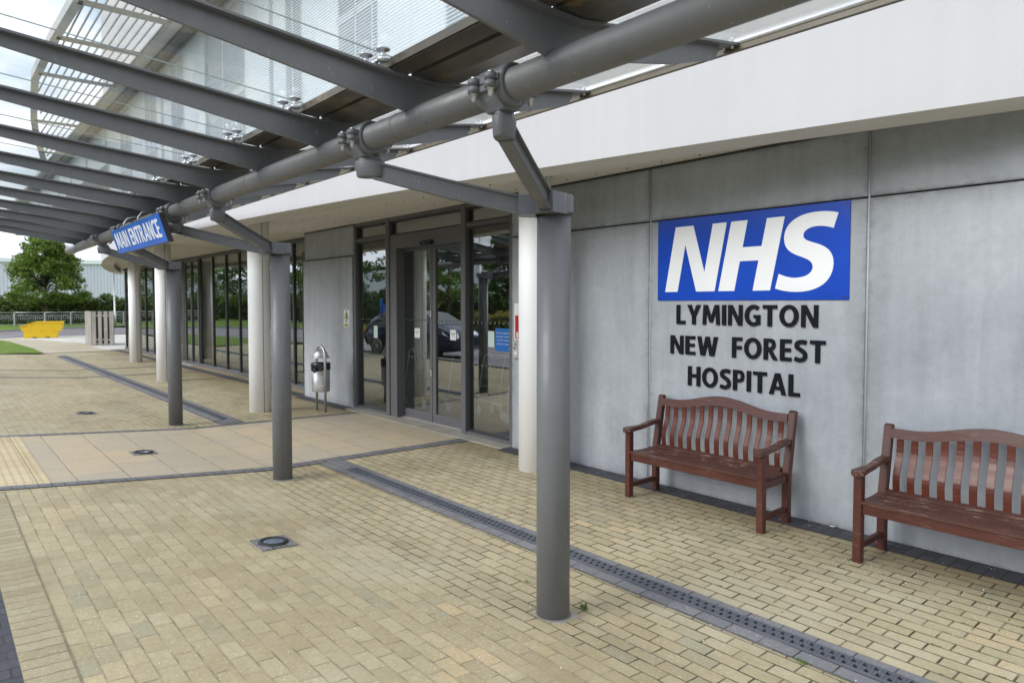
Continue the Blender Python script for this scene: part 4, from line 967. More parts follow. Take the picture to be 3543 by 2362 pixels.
# ================================================================ BENCHES
def make_bench(loc, label):
    """1.42 m wide; local x along seat, local y 0 at front legs, 0.46 at rear"""
    B = bpy.data.objects.new('garden_bench', None); COL.objects.link(B); B['_o'] = (0, 0, 0)
    B['label'] = label; B['category'] = 'bench'; B['group'] = 'curved back hardwood benches against the concrete wall'
    W_ = .70; lw = .058
    for sg in (-1, 1):
        x = sg * (W_ - lw / 2)
        mb = MB(); mb.box(x - lw / 2, x + lw / 2, 0, lw, 0, .615); build('leg', mb, MT['wood'], B, bevel=.004)
        # rear leg: vertical then raked back, rounded head
        r_ = [(.40, 0), (.46, 0), (.462, .40), (.553, .905), (.545, .922), (.522, .927), (.500, .915), (.405, .42)]
        mb = MB(); mb.prism(r_, x - lw / 2, x + lw / 2, 'x'); build('back_post', mb, MT['wood'], B, bevel=.004)
        # arm: swept and shaped in plan and side
        n = 14; top = MB(); rings = []
        for i in range(n + 1):
            t = i / n; y = -.055 + t * .505; z = .640 + .045 * (1 / (1 + math.exp(-(t - .62) * 11))) * .9 + .004 * math.sin(t * 6)
            hw = .046 * math.sqrt(max(0, 1 - ((.12 - min(t, .12)) / .12) ** 2)) if t < .12 else .046 - .020 * min(1, (t - .12) / .28) + .004 * math.sin(max(0, t - .5) * 4)
            hw = max(hw, .014); xc = x + sg * (-.004)
            rings.append([(xc - hw, y, z - .022), (xc + hw, y, z - .022), (xc + hw, y, z + .016), (xc - hw, y, z + .016)])
        for r__ in rings: top.v += [Vector(q) for q in r__]
        for i in range(n):
            for j in range(4): top.f.append([i * 4 + j, i * 4 + (j + 1) % 4, (i + 1) * 4 + (j + 1) % 4, (i + 1) * 4 + j])
        top.f.append([3, 2, 1, 0]); top.f.append([n * 4 + j for j in range(4)])
        build('armrest', top, MT['wood_seat'], B, bevel=.004)
        mb = MB(); mb.box(x - .018, x + .018, lw, .40, .092, .135); build('stretcher', mb, MT['wood'], B, bevel=.003)
        mb = MB(); mb.box(x - .016, x + .016, lw, .40, .345, .405); build('side_rail', mb, MT['wood'], B, bevel=.003)
    mb = MB(); mb.box(-W_ + lw, W_ - lw, .014, .046, .350, .420); build('front_rail', mb, MT['wood'], B, bevel=.004)
    for i in range(8):      # dished seat slats
        y = -.004 + i * .0545; z = .425 - .020 * math.sin(math.pi * (i + .4) / 8.2) + .008 * (i == 7)
        ww = .050 if i else .044; hx = W_ - lw + (.012 if i == 0 else 0) if i == 0 else W_ - .012
        if i == 7: hx = W_ - lw - .002
        mb = MB(); mb.box(-hx, hx, y, y + ww - .006, z, z + .020); build('seat_slat', mb, MT['wood_seat'], B, bevel=.005)
    mb = MB(); mb.box(-W_ + lw, W_ - lw, .41, .445, .415, .455); build('back_bottom_rail', mb, MT['wood'], B, bevel=.004)
    def crest(x):
        t = abs(x) / (W_ - lw); return .895 + .078 * (.5 + .5 * math.cos(math.pi * min(1, t / .80))) - (.0 if t < .8 else .0)
    N = 30; cr_ = MB()
    for i in range(N + 1):
        x = -(W_ - lw) + 2 * (W_ - lw) * i / N; zt = crest(x); zb = zt - .074 - .008 * math.cos(math.pi * x / (W_ - lw)); 
        yb = .470 + (zb - .80) * .18; yt = .470 + (zt - .80) * .18
        cr_.v += [Vector(q) for q in ((x, yb, zb), (x, yb + .030, zb), (x, yt + .030, zt), (x, yt, zt))]
    for i in range(N):
        for j in range(4): cr_.f.append([i * 4 + j, i * 4 + (j + 1) % 4, (i + 1) * 4 + (j + 1) % 4, (i + 1) * 4 + j])
    cr_.f.append([0, 1, 2, 3]); cr_.f.append([N * 4 + j for j in range(4)])
    build('crest_rail', cr_, MT['wood'], B)
    ns = 13
    for i in range(ns):
        x = -(W_ - lw) + (2 * (W_ - lw)) * (i + .62) / (ns + .24); z0, z1 = .440, crest(x) - .072
        mb = MB(); M_ = 12
        for k in range(M_ + 1):
            t = k / M_; z = z0 + (z1 - z0) * t; q_ = min(1, max(0, (t - .22) / .62)); y = .436 + .012 * t - .014 * math.sin(math.pi * min(1, t / .62)) + .042 * q_ * q_ * (3 - 2 * q_)
            mb.v += [Vector(q) for q in ((x - .0235, y, z), (x + .0235, y, z), (x + .0235, y + .011, z), (x - .0235, y + .011, z))]
        for k in range(M_):
            for j in range(4): mb.f.append([k * 4 + j, k * 4 + (j + 1) % 4, (k + 1) * 4 + (j + 1) % 4, (k + 1) * 4 + j])
        mb.f.append([3, 2, 1, 0]); mb.f.append([M_ * 4 + j for j in range(4)])
        build('back_slat', mb, MT['wood_slat'], B, bevel=.0025)
    B.location = world(*loc); B.rotation_euler = (0, 0, ANG); return B
b1 = make_bench((-1.285, 3.02, 0), 'whole red brown slatted bench directly under the wall lettering')
b2 = copy_tree(b1); b2.location = world(.82, 2.97, 0); b2.rotation_euler = (0, 0, ANG - R(.6))
b2['label'] = 'red brown slatted bench at the right, cut off by the photo edge'

# ================================================================ LITTER BIN
LB = thing('litter_bin', 'stainless steel hooded litter bin with black liner beside the narrow concrete pier', 'bin', (-8.68, 3.1, 0))
bx, by = -8.685, 3.09; hoop = []
for i in range(21):
    a = math.pi * i / 20; hoop.append((bx + .165 * math.cos(a), by, .93 + .175 * math.sin(a)))
mb = MB(); mb.tube([(bx + .165, by, 0)] + hoop + [(bx - .165, by, 0)], .0225, 16); build('hoop_frame', mb, MT['stainless'], LB)
mb = MB(); mb.lathe([(.0, 1.05), (.04, 1.046), (.075, 1.032), (.102, 1.005), (.118, .97), (.130, .94), (.150, .918), (.162, .908), (.158, .905), (.126, .935), (.110, .97), (.09, 1.0), (0, 1.03)], bx, by, 30); build('hood', mb, MT['stainless'], LB)
def m_perf():
    t = NT('perforated_steel'); o = t.obj(); s = t.n('ShaderNodeSeparateXYZ'); t.l(o, s.inputs[0])
    an = t.math('ARCTAN2', s.outputs[1], s.outputs[0]); f1 = t.math('SUBTRACT', t.math('FRACT', t.math('MULTIPLY', an, 11.)), .5); f2 = t.math('SUBTRACT', t.math('FRACT', t.math('MULTIPLY', s.outputs[2], 60.)), .5)
    d_ = t.math('SQRT', t.math('ADD', t.math('MULTIPLY', f1, f1), t.math('MULTIPLY', f2, f2))); hol = t.ramp(d_, (.24, 1.), (.32, 0.))
    zz = t.math('GREATER_THAN', s.outputs[2], .47); hol = t.math('MULTIPLY', hol, zz)
    t.principled(t.mix(hol, (.58, .58, .58), (.05, .05, .05)), .45, .85); return t.m
MT['perf'] = m_perf()
mb = MB(); mb.lathe([(0, .338), (.147, .338), (.150, .345), (.150, .80), (.146, .80), (.140, .5), (0, .36)], bx, by, 36)
bb = MB(); bb.v = [v - Vector((bx, by, 0)) + Vector((bx, by, 0)) for v in mb.v]; bb.f = mb.f; bb.sm = mb.sm
build('basket', bb, MT['perf'], LB)
mb = MB(); n = 48; K_ = 8
for k in range(K_ + 1):
    for j in range(n):
        a = 2 * math.pi * j / n; z = .822 - .13 * k / K_ + (.018 * math.sin(a * 2 + 1)) * (k / K_); r = .158 + .004 * math.sin(a * 13 + k) + .003 * math.sin(a * 31 + 2 * k) - (.008 if k in (0, K_) else 0)
        mb.v.append(Vector((bx + r * math.cos(a), by + r * math.sin(a), z)))
for k in range(K_):
    for j in range(n): mb.sm.add(len(mb.f)); mb.f.append([k * n + j, k * n + (j + 1) % n, (k + 1) * n + (j + 1) % n, (k + 1) * n + j])
mb.tube([(bx + .12, by - .135, .75), (bx + .13, by - .16, .71), (bx + .115, by - .165, .665)], .02, 8, rs=[.012, .022, .010])
build('bin_liner', mb, MT['blackbag'], LB)

# ================================================================ RECESSED GROUND LIGHTS
MT['lens'] = NT('blue_grey_light_lens').m
_ = NT('blue_grey_lens'); _.principled((.16, .21, .27), .06, 0, .8, Coat_Weight=1.); MT['lens'] = _.m
_ = NT('pale_lens'); _.principled((.55, .60, .66), .06, 0, .8, Coat_Weight=1.); MT['lens_pale'] = _.m
for i, (x, y, lab, lm) in enumerate(((-2.725, -.055, 'nearest recessed ground light set in buff paving', 'lens'), (-6.70, -.055, 'recessed ground light set in the sandy entrance slabs', 'lens'), (-10.52, -.06, 'farthest recessed ground light with bright lens beyond the slabs', 'lens_pale'))):
    z = H(x, y); sl = Matrix.Translation((x, y, z + .004)) @ Matrix.Rotation(math.atan(-.065), 4, 'X')
    t = thing('ground_light', lab, 'ground light', (x, y, z), 'round lights recessed in the paving')
    mb = MB(); mb.box(-.135, .135, -.13, .13, -.01, .006, sl); build('surround', mb, MT['paver_dark'], t)
    mb = MB(); mb.lathe([(.070, .012), (.074, .017), (.100, .017), (.106, .012), (.107, .005)], 0, 0, 36, sl); mb.lathe([(.098, .0175), (.094, .0205), (.080, .0205), (.076, .0175)], 0, 0, 36, sl); build('rim', mb, MT['rubber'], t)
    mb = MB(); mb.lathe([(0, .014), (.05, .0135), (.071, .012)], 0, 0, 30, sl); build('lens', mb, MT[lm], t)

# ================================================================ SMALL BITS ON THE GROUND
def tuft(x, y, n, h, name, lab):
    mb = MB()
    for i in range(n):
        a = random.uniform(0, 6.28); r = random.uniform(0, .035); px, py = x + r * math.cos(a), y + r * math.sin(a) * .5; ll = h * random.uniform(.5, 1); b = random.uniform(0, 6.28); w_ = .0022
        z = H(px, py); dx, dy = math.cos(b) * ll * .45, math.sin(b) * ll * .45
        mb.add([(px - w_, py, z), (px + w_, py, z), (px + w_ + dx * .5, py + dy * .5, z + ll * .65), (px - w_ + dx * .5, py + dy * .5, z + ll * .65), (px + dx, py + dy, z + ll * .9)], [(0, 1, 2, 3), (3, 2, 4)])
    o = build(name, mb, MT['leaf'], loc=(x, y, 0)); tag(o, lab, 'weed', 'weeds growing in the paving joints'); return o
WL = [(-.58, .985, 26, .055, 'tall grass tuft just right of the nearest grey post foot'), (-1.10, .99, 14, .025, 'low weed just left of the nearest grey post foot'), (.55, 1.385, 30, .022, 'spreading weed at the viewer side of the drain'), (-8.39, 1.01, 30, .05, 'leafy weed by the farthest grey post foot')]
for x, y, n, h, lab in WL: tuft(x, y, n, h, 'weed_tuft', lab)
mb = MB(); rg = random.Random(5)
for i in range(150):
    x = rg.uniform(-4.4, 1.5); row = rg.randint(17, 31); y = row * .1 + .0; ln_ = rg.uniform(.015, .06)
    if rg.random() < .3: y += rg.uniform(.02, .08); ly = True; x = round(x / .2) * .2 + (.1 if row % 2 else 0)
    else: ly = False
    for k in range(int(ln_ * 420)):
        px, py = (x + rg.gauss(0, .002), y + rg.uniform(-.5, .5) * ln_) if ly else (x + rg.uniform(-.5, .5) * ln_, y + rg.gauss(0, .0025)); q = rg.uniform(.001, .003); z = .002
        a = rg.uniform(0, 3); mb.add([(px + q * math.cos(a + j * 2.1), py + q * math.sin(a + j * 2.1), z) for j in range(3)] + [(px, py, z + q * 2.2)], [(0, 1, 3), (1, 2, 3), (2, 0, 3)])
tag(build('moss', mb, MT['leaf']), 'moss in the joints of the paving near the wall', 'moss', kind='stuff')
# fallen grit, uncountable
mb = MB()
for i in range(900):
    x = random.uniform(-9, 1.6); y = random.choice((random.uniform(-1.4, 3.6), random.uniform(2.6, 3.6))); r = random.uniform(.0015, .0045); z = H(x, y) + .009
    if 1.49 < y < 1.62: continue
    a = random.uniform(0, 3); mb.add([(x + r * math.cos(a + k * 1.57), y + r * math.sin(a + k * 1.57), z - .002) for k in range(4)] + [(x, y, z + r * .7)], [(0, 1, 4), (1, 2, 4), (2, 3, 4), (3, 0, 4)])
tag(build('grit', mb, MT['white']), 'pale grit scattered over the paving', 'grit', kind='stuff')
t = thing('cigarette_end', 'cigarette end on the dark strip left of the cut off bench', 'litter', (-.29, 3.6, .01))
mb = MB(); mb.tube([(-.31, 3.585, .016), (-.275, 3.60, .016)], .004, 8); build('paper', mb, MT['white'], t)
mb = MB(); mb.tube([(-.275, 3.60, .016), (-.258, 3.608, .016)], .0041, 8); build('filter', mb, MT['rail_brown'], t)

# ================================================================ TREES, HEDGES
def leaf_cloud(mb, c, rad, n, sz, rng, flat=1.):
    for i in range(n):
        u_ = rng.uniform(-1, 1); a = rng.uniform(0, 2 * math.pi); rr = rad * (rng.random() ** .4); q = math.sqrt(1 - u_ * u_)
        p = Vector((c[0] + rr * q * math.cos(a), c[1] + rr * q * math.sin(a), c[2] + rr * u_ * flat)); s = sz * rng.uniform(.6, 1.3)
        e1 = Vector((rng.gauss(0, 1), rng.gauss(0, 1), rng.gauss(0, .6))).normalized(); e2 = e1.cross(Vector((rng.gauss(0, 1), rng.gauss(0, 1), rng.gauss(0, 1)))).normalized()
        o = len(mb.v); mb.v += [p - e1 * s, p + e2 * s * .45, p + e1 * s, p - e2 * s * .45]; mb.f.append([o, o + 1, o + 2, o + 3])
def tree(name, lab, loc, h, rx, trunk_h, mat, seed, nc=110, per=70, leaf=.13, cone=.5, group=None, off=0):
    rng = random.Random(seed); t = thing(name, lab, 'tree', loc, group, site=False)
    L0 = Vector(loc); mb = MB()
    tp_ = [L0 + Vector((.05 * math.sin(i * 1.3), .05 * math.cos(i * 1.7), h * .85 * i / 8)) for i in range(9)]
    mb.tube(tp_, .1, 10, rs=[.13 * h / 7 * (1 - .85 * i / 8) + .01 for i in range(9)])
    clumps = []
    for i in range(nc):
        f = rng.random() ** .85; z = trunk_h + (h - trunk_h) * f
        prof = (1 - f) ** cone * min(1, .62 + f * 3.2)
        a = rng.uniform(0, 2 * math.pi); r = rx * prof * (.35 + .65 * rng.random() ** .5) * (1 + .13 * math.sin(3 * a + seed) + .08 * math.sin(7 * a))
        clumps.append(Vector((L0.x + off * (1 - f) + r * math.cos(a), L0.y + r * math.sin(a), L0.z + z)))
    for c in clumps[::3]:
        b = L0 + Vector((0, 0, max(trunk_h * .8, (c.z - L0.z) * .75))); mb.tube([b, (b + c) / 2 + Vector((0, 0, .1)), c], .03, 5, rs=[.045, .028, .012])
    build('trunk', mb, MT['bark'], t); lf = MB()
    for c in clumps: leaf_cloud(lf, c, rx * .21 * rng.uniform(.6, 1.3), int(per * rng.uniform(.6, 1.3)), leaf, rng, .62)
    build('crown', lf, mat, t, fix=False); return t
tree('broadleaf_tree', 'rounded green tree standing behind the railing above the yellow tub', (-38.4, 56.3, .1), 7.1, 3.0, 1.8, MT['leaf'], 11, 230, 95, .13, .36, off=.35)
tree('broadleaf_tree', 'dark green tree cut off by the left photo edge', (-46.9, 57.5, .1), 5.6, 2.5, 1.6, MT['leaf_dark'], 5, 90, 80, .15, .4)
# trees across the road, seen in the glass
for i, (x, y, h, rx, lab) in enumerate(((48.5, -17, 8.5, 3.4, 'tall bushy tree across the road mirrored in the left side window'), (37.0, -18, 7.4, 2.7, 'pointed tree mirrored in the right sliding door'), (31.5, -19, 6.2, 2.5, 'low tree across the road mirrored in the right side window'),
        (57, -15.5, 8, 3.8, 'tree mirrored just right of the white column nearest the doors'), (68, -15, 8.4, 4.2, 'tree mirrored in the window left of the concrete pier'), (80, -14, 8, 4.2, 'broad tree mirrored in the tall far windows'), (95, -13, 9, 4.6, 'tree mirrored in the windows by the side door'), (115, -12, 9, 5, 'tree mirrored at the far end of the glass wall'))):
    p = world(-x, y, .1); tree('broadleaf_tree', lab, tuple(p), h, rx, 1.5, MT['leaf'] if i % 2 else MT['leaf_dark'], 20 + i, 80, 70, .17, .4, group='trees across the road')
p = world(-43, -20, .1); tree('golden_bush', 'low yellow green bush mirrored in the left sliding door', tuple(p), 3.2, 2.2, .3, MT['leaf_yellow'], 61, 40, 60, .12, .3)
def hedge(name, lab, pts, w_, h, mat, n, sz, seed, cat='hedge'):
    rng = random.Random(seed); t = MB(); seg = [(Vector(a), Vector(b)) for a, b in zip(pts, pts[1:])]; tot = sum((b - a).length for a, b in seg)
    core = MB()
    for a, b in seg:
        k = int(n * (b - a).length / tot)
        for i in range(k):
            f = rng.random(); p = a + (b - a) * f; hh = h * (1 + .10 * math.sin(f * 23 + seed) + .06 * math.sin(f * 61)); q = Vector((-(b - a).y, (b - a).x)).normalized()
            side = rng.random()
            if side < .42: off, z = rng.uniform(-.5, .5), hh - abs(rng.gauss(0, .10))
            else: off, z = rng.choice((-.5, .5)) + rng.gauss(0, .06), hh * rng.random()
            c = (p.x + q.x * off * w_, p.y + q.y * off * w_, z); leaf_cloud(t, c, sz * 1.6, 4, sz, rng)
        q = Vector((-(b - a).y, (b - a).x)).normalized() * w_ * .42
        core.add([(a.x - q.x, a.y - q.y, 0), (a.x + q.x, a.y + q.y, 0), (b.x + q.x, b.y + q.y, 0), (b.x - q.x, b.y - q.y, 0), (a.x - q.x, a.y - q.y, h * .9), (a.x + q.x, a.y + q.y, h * .9), (b.x + q.x, b.y + q.y, h * .9), (b.x - q.x, b.y - q.y, h * .9)], [(0, 1, 2, 3), (4, 5, 6, 7), (0, 1, 5, 4), (1, 2, 6, 5), (2, 3, 7, 6), (3, 0, 4, 7)])
    r = thing(name, lab, cat, (pts[0][0], pts[0][1], 0), site=False); build('foliage', t, mat, r, fix=False); build('inner_branches', core, MT['leafcore'], r); return r
MT['leafcore'] = paint('hedge_inner', (.03, .045, .015), .9, .3, 2)
def wxy(x, y): v = world(x, y); return (v.x, v.y)
hedge('hedge', 'long rough green hedge behind the railing', [(-60, 52), (-44, 57.5), (-36, 60), (-22, 64)], 2.2, 2.15, MT['leaf_hedge'], 9000, .16, 1)
hedge('golden_hedge', 'clipped golden hedge across the road mirrored beside the blue poster', [wxy(-27.5, -12.8), wxy(-12, -12.6)], 1.4, 1.25, MT['leaf_yellow'], 2600, .07, 2)
hedge('dark_hedge', 'dark hedge behind the mirrored trees across the road', [wxy(-130, -17), wxy(-48, -21), wxy(-10, -24)], 2.5, 2.4, MT['leaf_dark'], 6000, .22, 3)

# ================================================================ FAR END: railing, tub, timber box, lamp, warehouse
FR = thing('railing', 'long galvanised pedestrian railing along the verge', 'railing', (-37.8, 51.8, 0), site=False)
fp = [(-52, 47.8), (-41.3, 50.9), (-37.9, 52.0), (-36.2, 52.9), (-34.9, 54.0), (-33.6, 55.2), (-32.2, 56.6), (-29, 60)]
poles = []; rails = MB(); bars = MB()
for (x0, y0), (x1, y1) in zip(fp, fp[1:]):
    L_ = math.hypot(x1 - x0, y1 - y0); k = max(1, round(L_ / 1.9))
    for i in range(k): poles.append((x0 + (x1 - x0) * i / k, y0 + (y1 - y0) * i / k))
    rails.tube([(x0, y0, 1.13), (x1, y1, 1.13)], .03, 8); rails.tube([(x0, y0, .93), (x1, y1, .93)], .022, 8); rails.tube([(x0, y0, .20), (x1, y1, .20)], .022, 8)
    nb = int(L_ / .12)
    for i in range(nb): x, y = x0 + (x1 - x0) * i / nb, y0 + (y1 - y0) * i / nb; bars.tube([(x, y, .2), (x, y, .93)], .009, 5)
build('rail', rails, MT['rail'] if 'rail' in MT else MT['galv'], FR); build('infill_bars', bars, MT['galv'], FR)
for x, y in poles: mb = MB(); mb.box(x - .045, x + .045, y - .045, y + .045, 0, 1.15); build('post', mb, MT['galv'], FR)

TB = thing('grit_bin', 'bright yellow plastic grit tub standing at the road edge', 'grit bin', (-25.1, 36.4, 0), site=False)
ox, oy = -25.98, 35.9
mb = MB(); mb.prism([(ox + .13, .0), (ox + 1.58, .0), (ox + 1.64, .34), (ox + 1.80, .40), (ox + 1.86, .79), (ox + .58, .79), (ox + .02, .55), (ox + .03, .42), (ox + .14, .36)], oy, oy + 1.0, 'y'); build('tub', mb, MT['yellow_tub'], TB, bevel=.02)
mb = MB(); mb.prism([(ox + .55, .79), (ox + 1.89, .79), (ox + 1.89, .865), (ox + .62, .865), (ox - .02, .62), (ox - .02, .545)], oy - .03, oy + 1.03, 'y'); build('lid', mb, MT['yellow_tub'], TB, bevel=.015)
mb = MB()
for a in (.28, .80, 1.28): mb.box(ox + a, ox + a + .20, oy - .03, oy, .36, .42); mb.prism([(ox + a + .02, .42), (ox + a + .18, .42), (ox + a + .14, .76), (ox + a + .06, .76)], oy - .025, oy, 'y')
build('rib', mb, MT['yellow_tub'], TB, bevel=.008)
mb = MB(); mb.box(ox + .52, ox + .72, oy - .003, oy + .5, 0, .06); mb.box(ox + 1.08, ox + 1.28, oy - .003, oy + .5, 0, .06); build('fork_slot', mb, MT['black_gap'], TB); TB.rotation_euler = (0, 0, R(30))

WB = thing('timber_screen', 'weathered grey slatted timber bin enclosure on the pale apron', 'timber enclosure', (-18.2, 29.6, 0), site=False)
c0 = Vector((-18.2, 29.55, 0)); rv = Vector((.985, .17, 0)); lv = Vector((-.65, .76, 0))
def board(p, v, w_, z0, z1, th=.022, par=None, nm='board'):
    q = Vector((-v.y, v.x, 0)); m = Matrix(((v.x, q.x, 0, p.x), (v.y, q.y, 0, p.y), (0, 0, 1, 0), (0, 0, 0, 1))); b = MB(); b.box(0, w_, 0, th, z0, z1, m); return build(nm, b, MT['oldwood_v'], par, bevel=.004)
def m_oldwood():
    t = NT('weathered_vertical_timber'); o = t.obj(); g = t.noise(t.map(o, (14, 14, 1.2)), 1, 6, .65); a = t.noise(o, .9, 4)
    c = t.ramp(t.math('ADD', t.math('MULTIPLY', g, .55), t.math('MULTIPLY', a, .45)), (.32, (.22, .20, .17)), (.5, (.38, .355, .32)), (.68, (.54, .51, .47)))
    t.principled(c, .9, 0, .2, bump=g, bstr=.4, bdist=.006); return t.m
MT['oldwood_v'] = m_oldwood()
for k, a in enumerate((0, .25, .48, .70)): board(c0 + rv * a, rv, (.165, .145, .15, .17)[k], .03, 1.49, par=WB)
x = .0
while x < 1.45: board(c0 + lv * (x + .02), lv, .12, .03, 1.49, par=WB); x += .145
for z in (.2, 1.25): board(c0 + rv * 0 + Vector((-rv.y, rv.x, 0)) * .03, rv, .86, z, z + .09, .03, WB, 'batten')
mb = MB()
for p in (c0 + rv * .05 + lv * .06, c0 + rv * .82 + lv * .03, c0 + lv * 1.45): mb.box(p.x - .04, p.x + .04, p.y - .0, p.y + .08, 0, 1.45)
build('post', mb, MT['oldwood_v'], WB)
p0, p1 = c0 + lv * 1.45 + rv * .1, c0 + rv * .85 + lv * .55
mb = MB(); mb.bar((p0.x, p0.y, .75), (p1.x, p1.y, .75), .03, 1.4); q0 = c0 + rv * .86; mb.bar((q0.x, q0.y + .03, .75), (p1.x, p1.y, .75), .03, 1.4); build('dark_interior', mb, MT['black_gap'], WB)  # black sheets stand in for the shade inside the enclosure

def lamp_post(lab, x, y, h, two, group='street lamps by the road'):
    t = thing('street_lamp', lab, 'street lamp', (x, y, .1), group, site=False)
    mb = MB(); mb.tube([(x, y, .05), (x, y, 1.05), (x, y, 1.15), (x, y, h)], .09, 14, rs=[.10, .10, .06, .04]); build('column', mb, MT['galv'], t)
    mb = MB()
    for sg in ((-1, 1) if two else (1,)): mb.tube([(x, y, h - .08), (x + sg * .35, y + sg * .2, h + .02)], .03, 8); mb.box(x + sg * .35 - .28 * (sg < 0) - .02, x + sg * .35 + .28 * (sg > 0) + .02, y + sg * .2 - .12, y + sg * .2 + .12, h - .02, h + .07)
    build('lantern', mb, MT['galv'], t)
lamp_post('pale street lamp column beyond the timber enclosure', -30.6, 52.6, 4.6, False)
v = world(-33.5, -14.5); lamp_post('twin headed street lamp mirrored in the right door', v.x, v.y, 7.6, True)
v = world(-28.0, -14.0); lamp_post('street lamp mirrored in the right side window', v.x, v.y, 6.5, True)

def warehouse(name, lab, a, b, depth, h, ridge, rib_dir=1, loc=None):
    """long shed: front wall from a to b, going back by depth"""
    t = thing(name, lab, 'warehouse', (a[0], a[1], 0), 'warehouses in the distance', site=False); a = Vector((a[0], a[1], 0)); b = Vector((b[0], b[1], 0)); v = (b - a).normalized(); L_ = (b - a).length; q = Vector((-v.y, v.x, 0))
    if q.y < 0 and rib_dir > 0: q = -q
    m = Matrix(((v.x, q.x, 0, a.x), (v.y, q.y, 0, a.y), (0, 0, 1, 0), (0, 0, 0, 1)))
    mb = MB(); mb.box(0, L_, 0, depth, 0, h - .5, m)
    mi = m.inverted(); build('wall', mb, MT['clad'], t, uvf=lambda c: ((mi @ c).x + (mi @ c).y, c.z))
    mb = MB(); mb.box(-.3, L_ + .3, -.35, .3, h - .5, h + .12, m); build('fascia', mb, MT['whroof'], t)
    mb = MB(); mb.prism([(-.2, h + .05), (depth / 2, ridge), (depth + .2, h + .05)], -.2, L_ + .2, 'x', m); build('roof', mb, MT['whroof'], t)
    return t
warehouse('warehouse', 'pale ribbed metal warehouse with low roof filling the background at left', (-110, 82), (-40, 126.5), 36, 8.6, 12.6)
v0, v1 = world(-220, -84), world(40, -74)
warehouse('warehouse', 'pale warehouse across the road, seen only mirrored in the doors', (v0.x, v0.y), (v1.x, v1.y), 30, 8.0, 10.6, -1)

# blue and red sign, itself out of view, seen mirrored in the far glass
PF = thing('blue_red_sign', 'blue and red sign on the lawn, mirrored in the far glass', 'play frame', (-30, -9, 0))
mb = MB()
for x in (-31.2, -30.0): 
    for y in (-10.2, -9.6): mb.box(x - .06, x + .06, y - .06, y + .06, 0, 2.1)
build('post', mb, MT['blue_poster'], PF)
mb = MB(); mb.box(-31.2, -30.0, -9.66, -9.6, 1.35, 1.75); build('blue_panel', mb, MT['blue_poster'], PF)
mb = MB(); mb.box(-31.2, -30.0, -9.665, -9.605, 1.02, 1.34); build('red_panel', mb, MT['red'], PF)

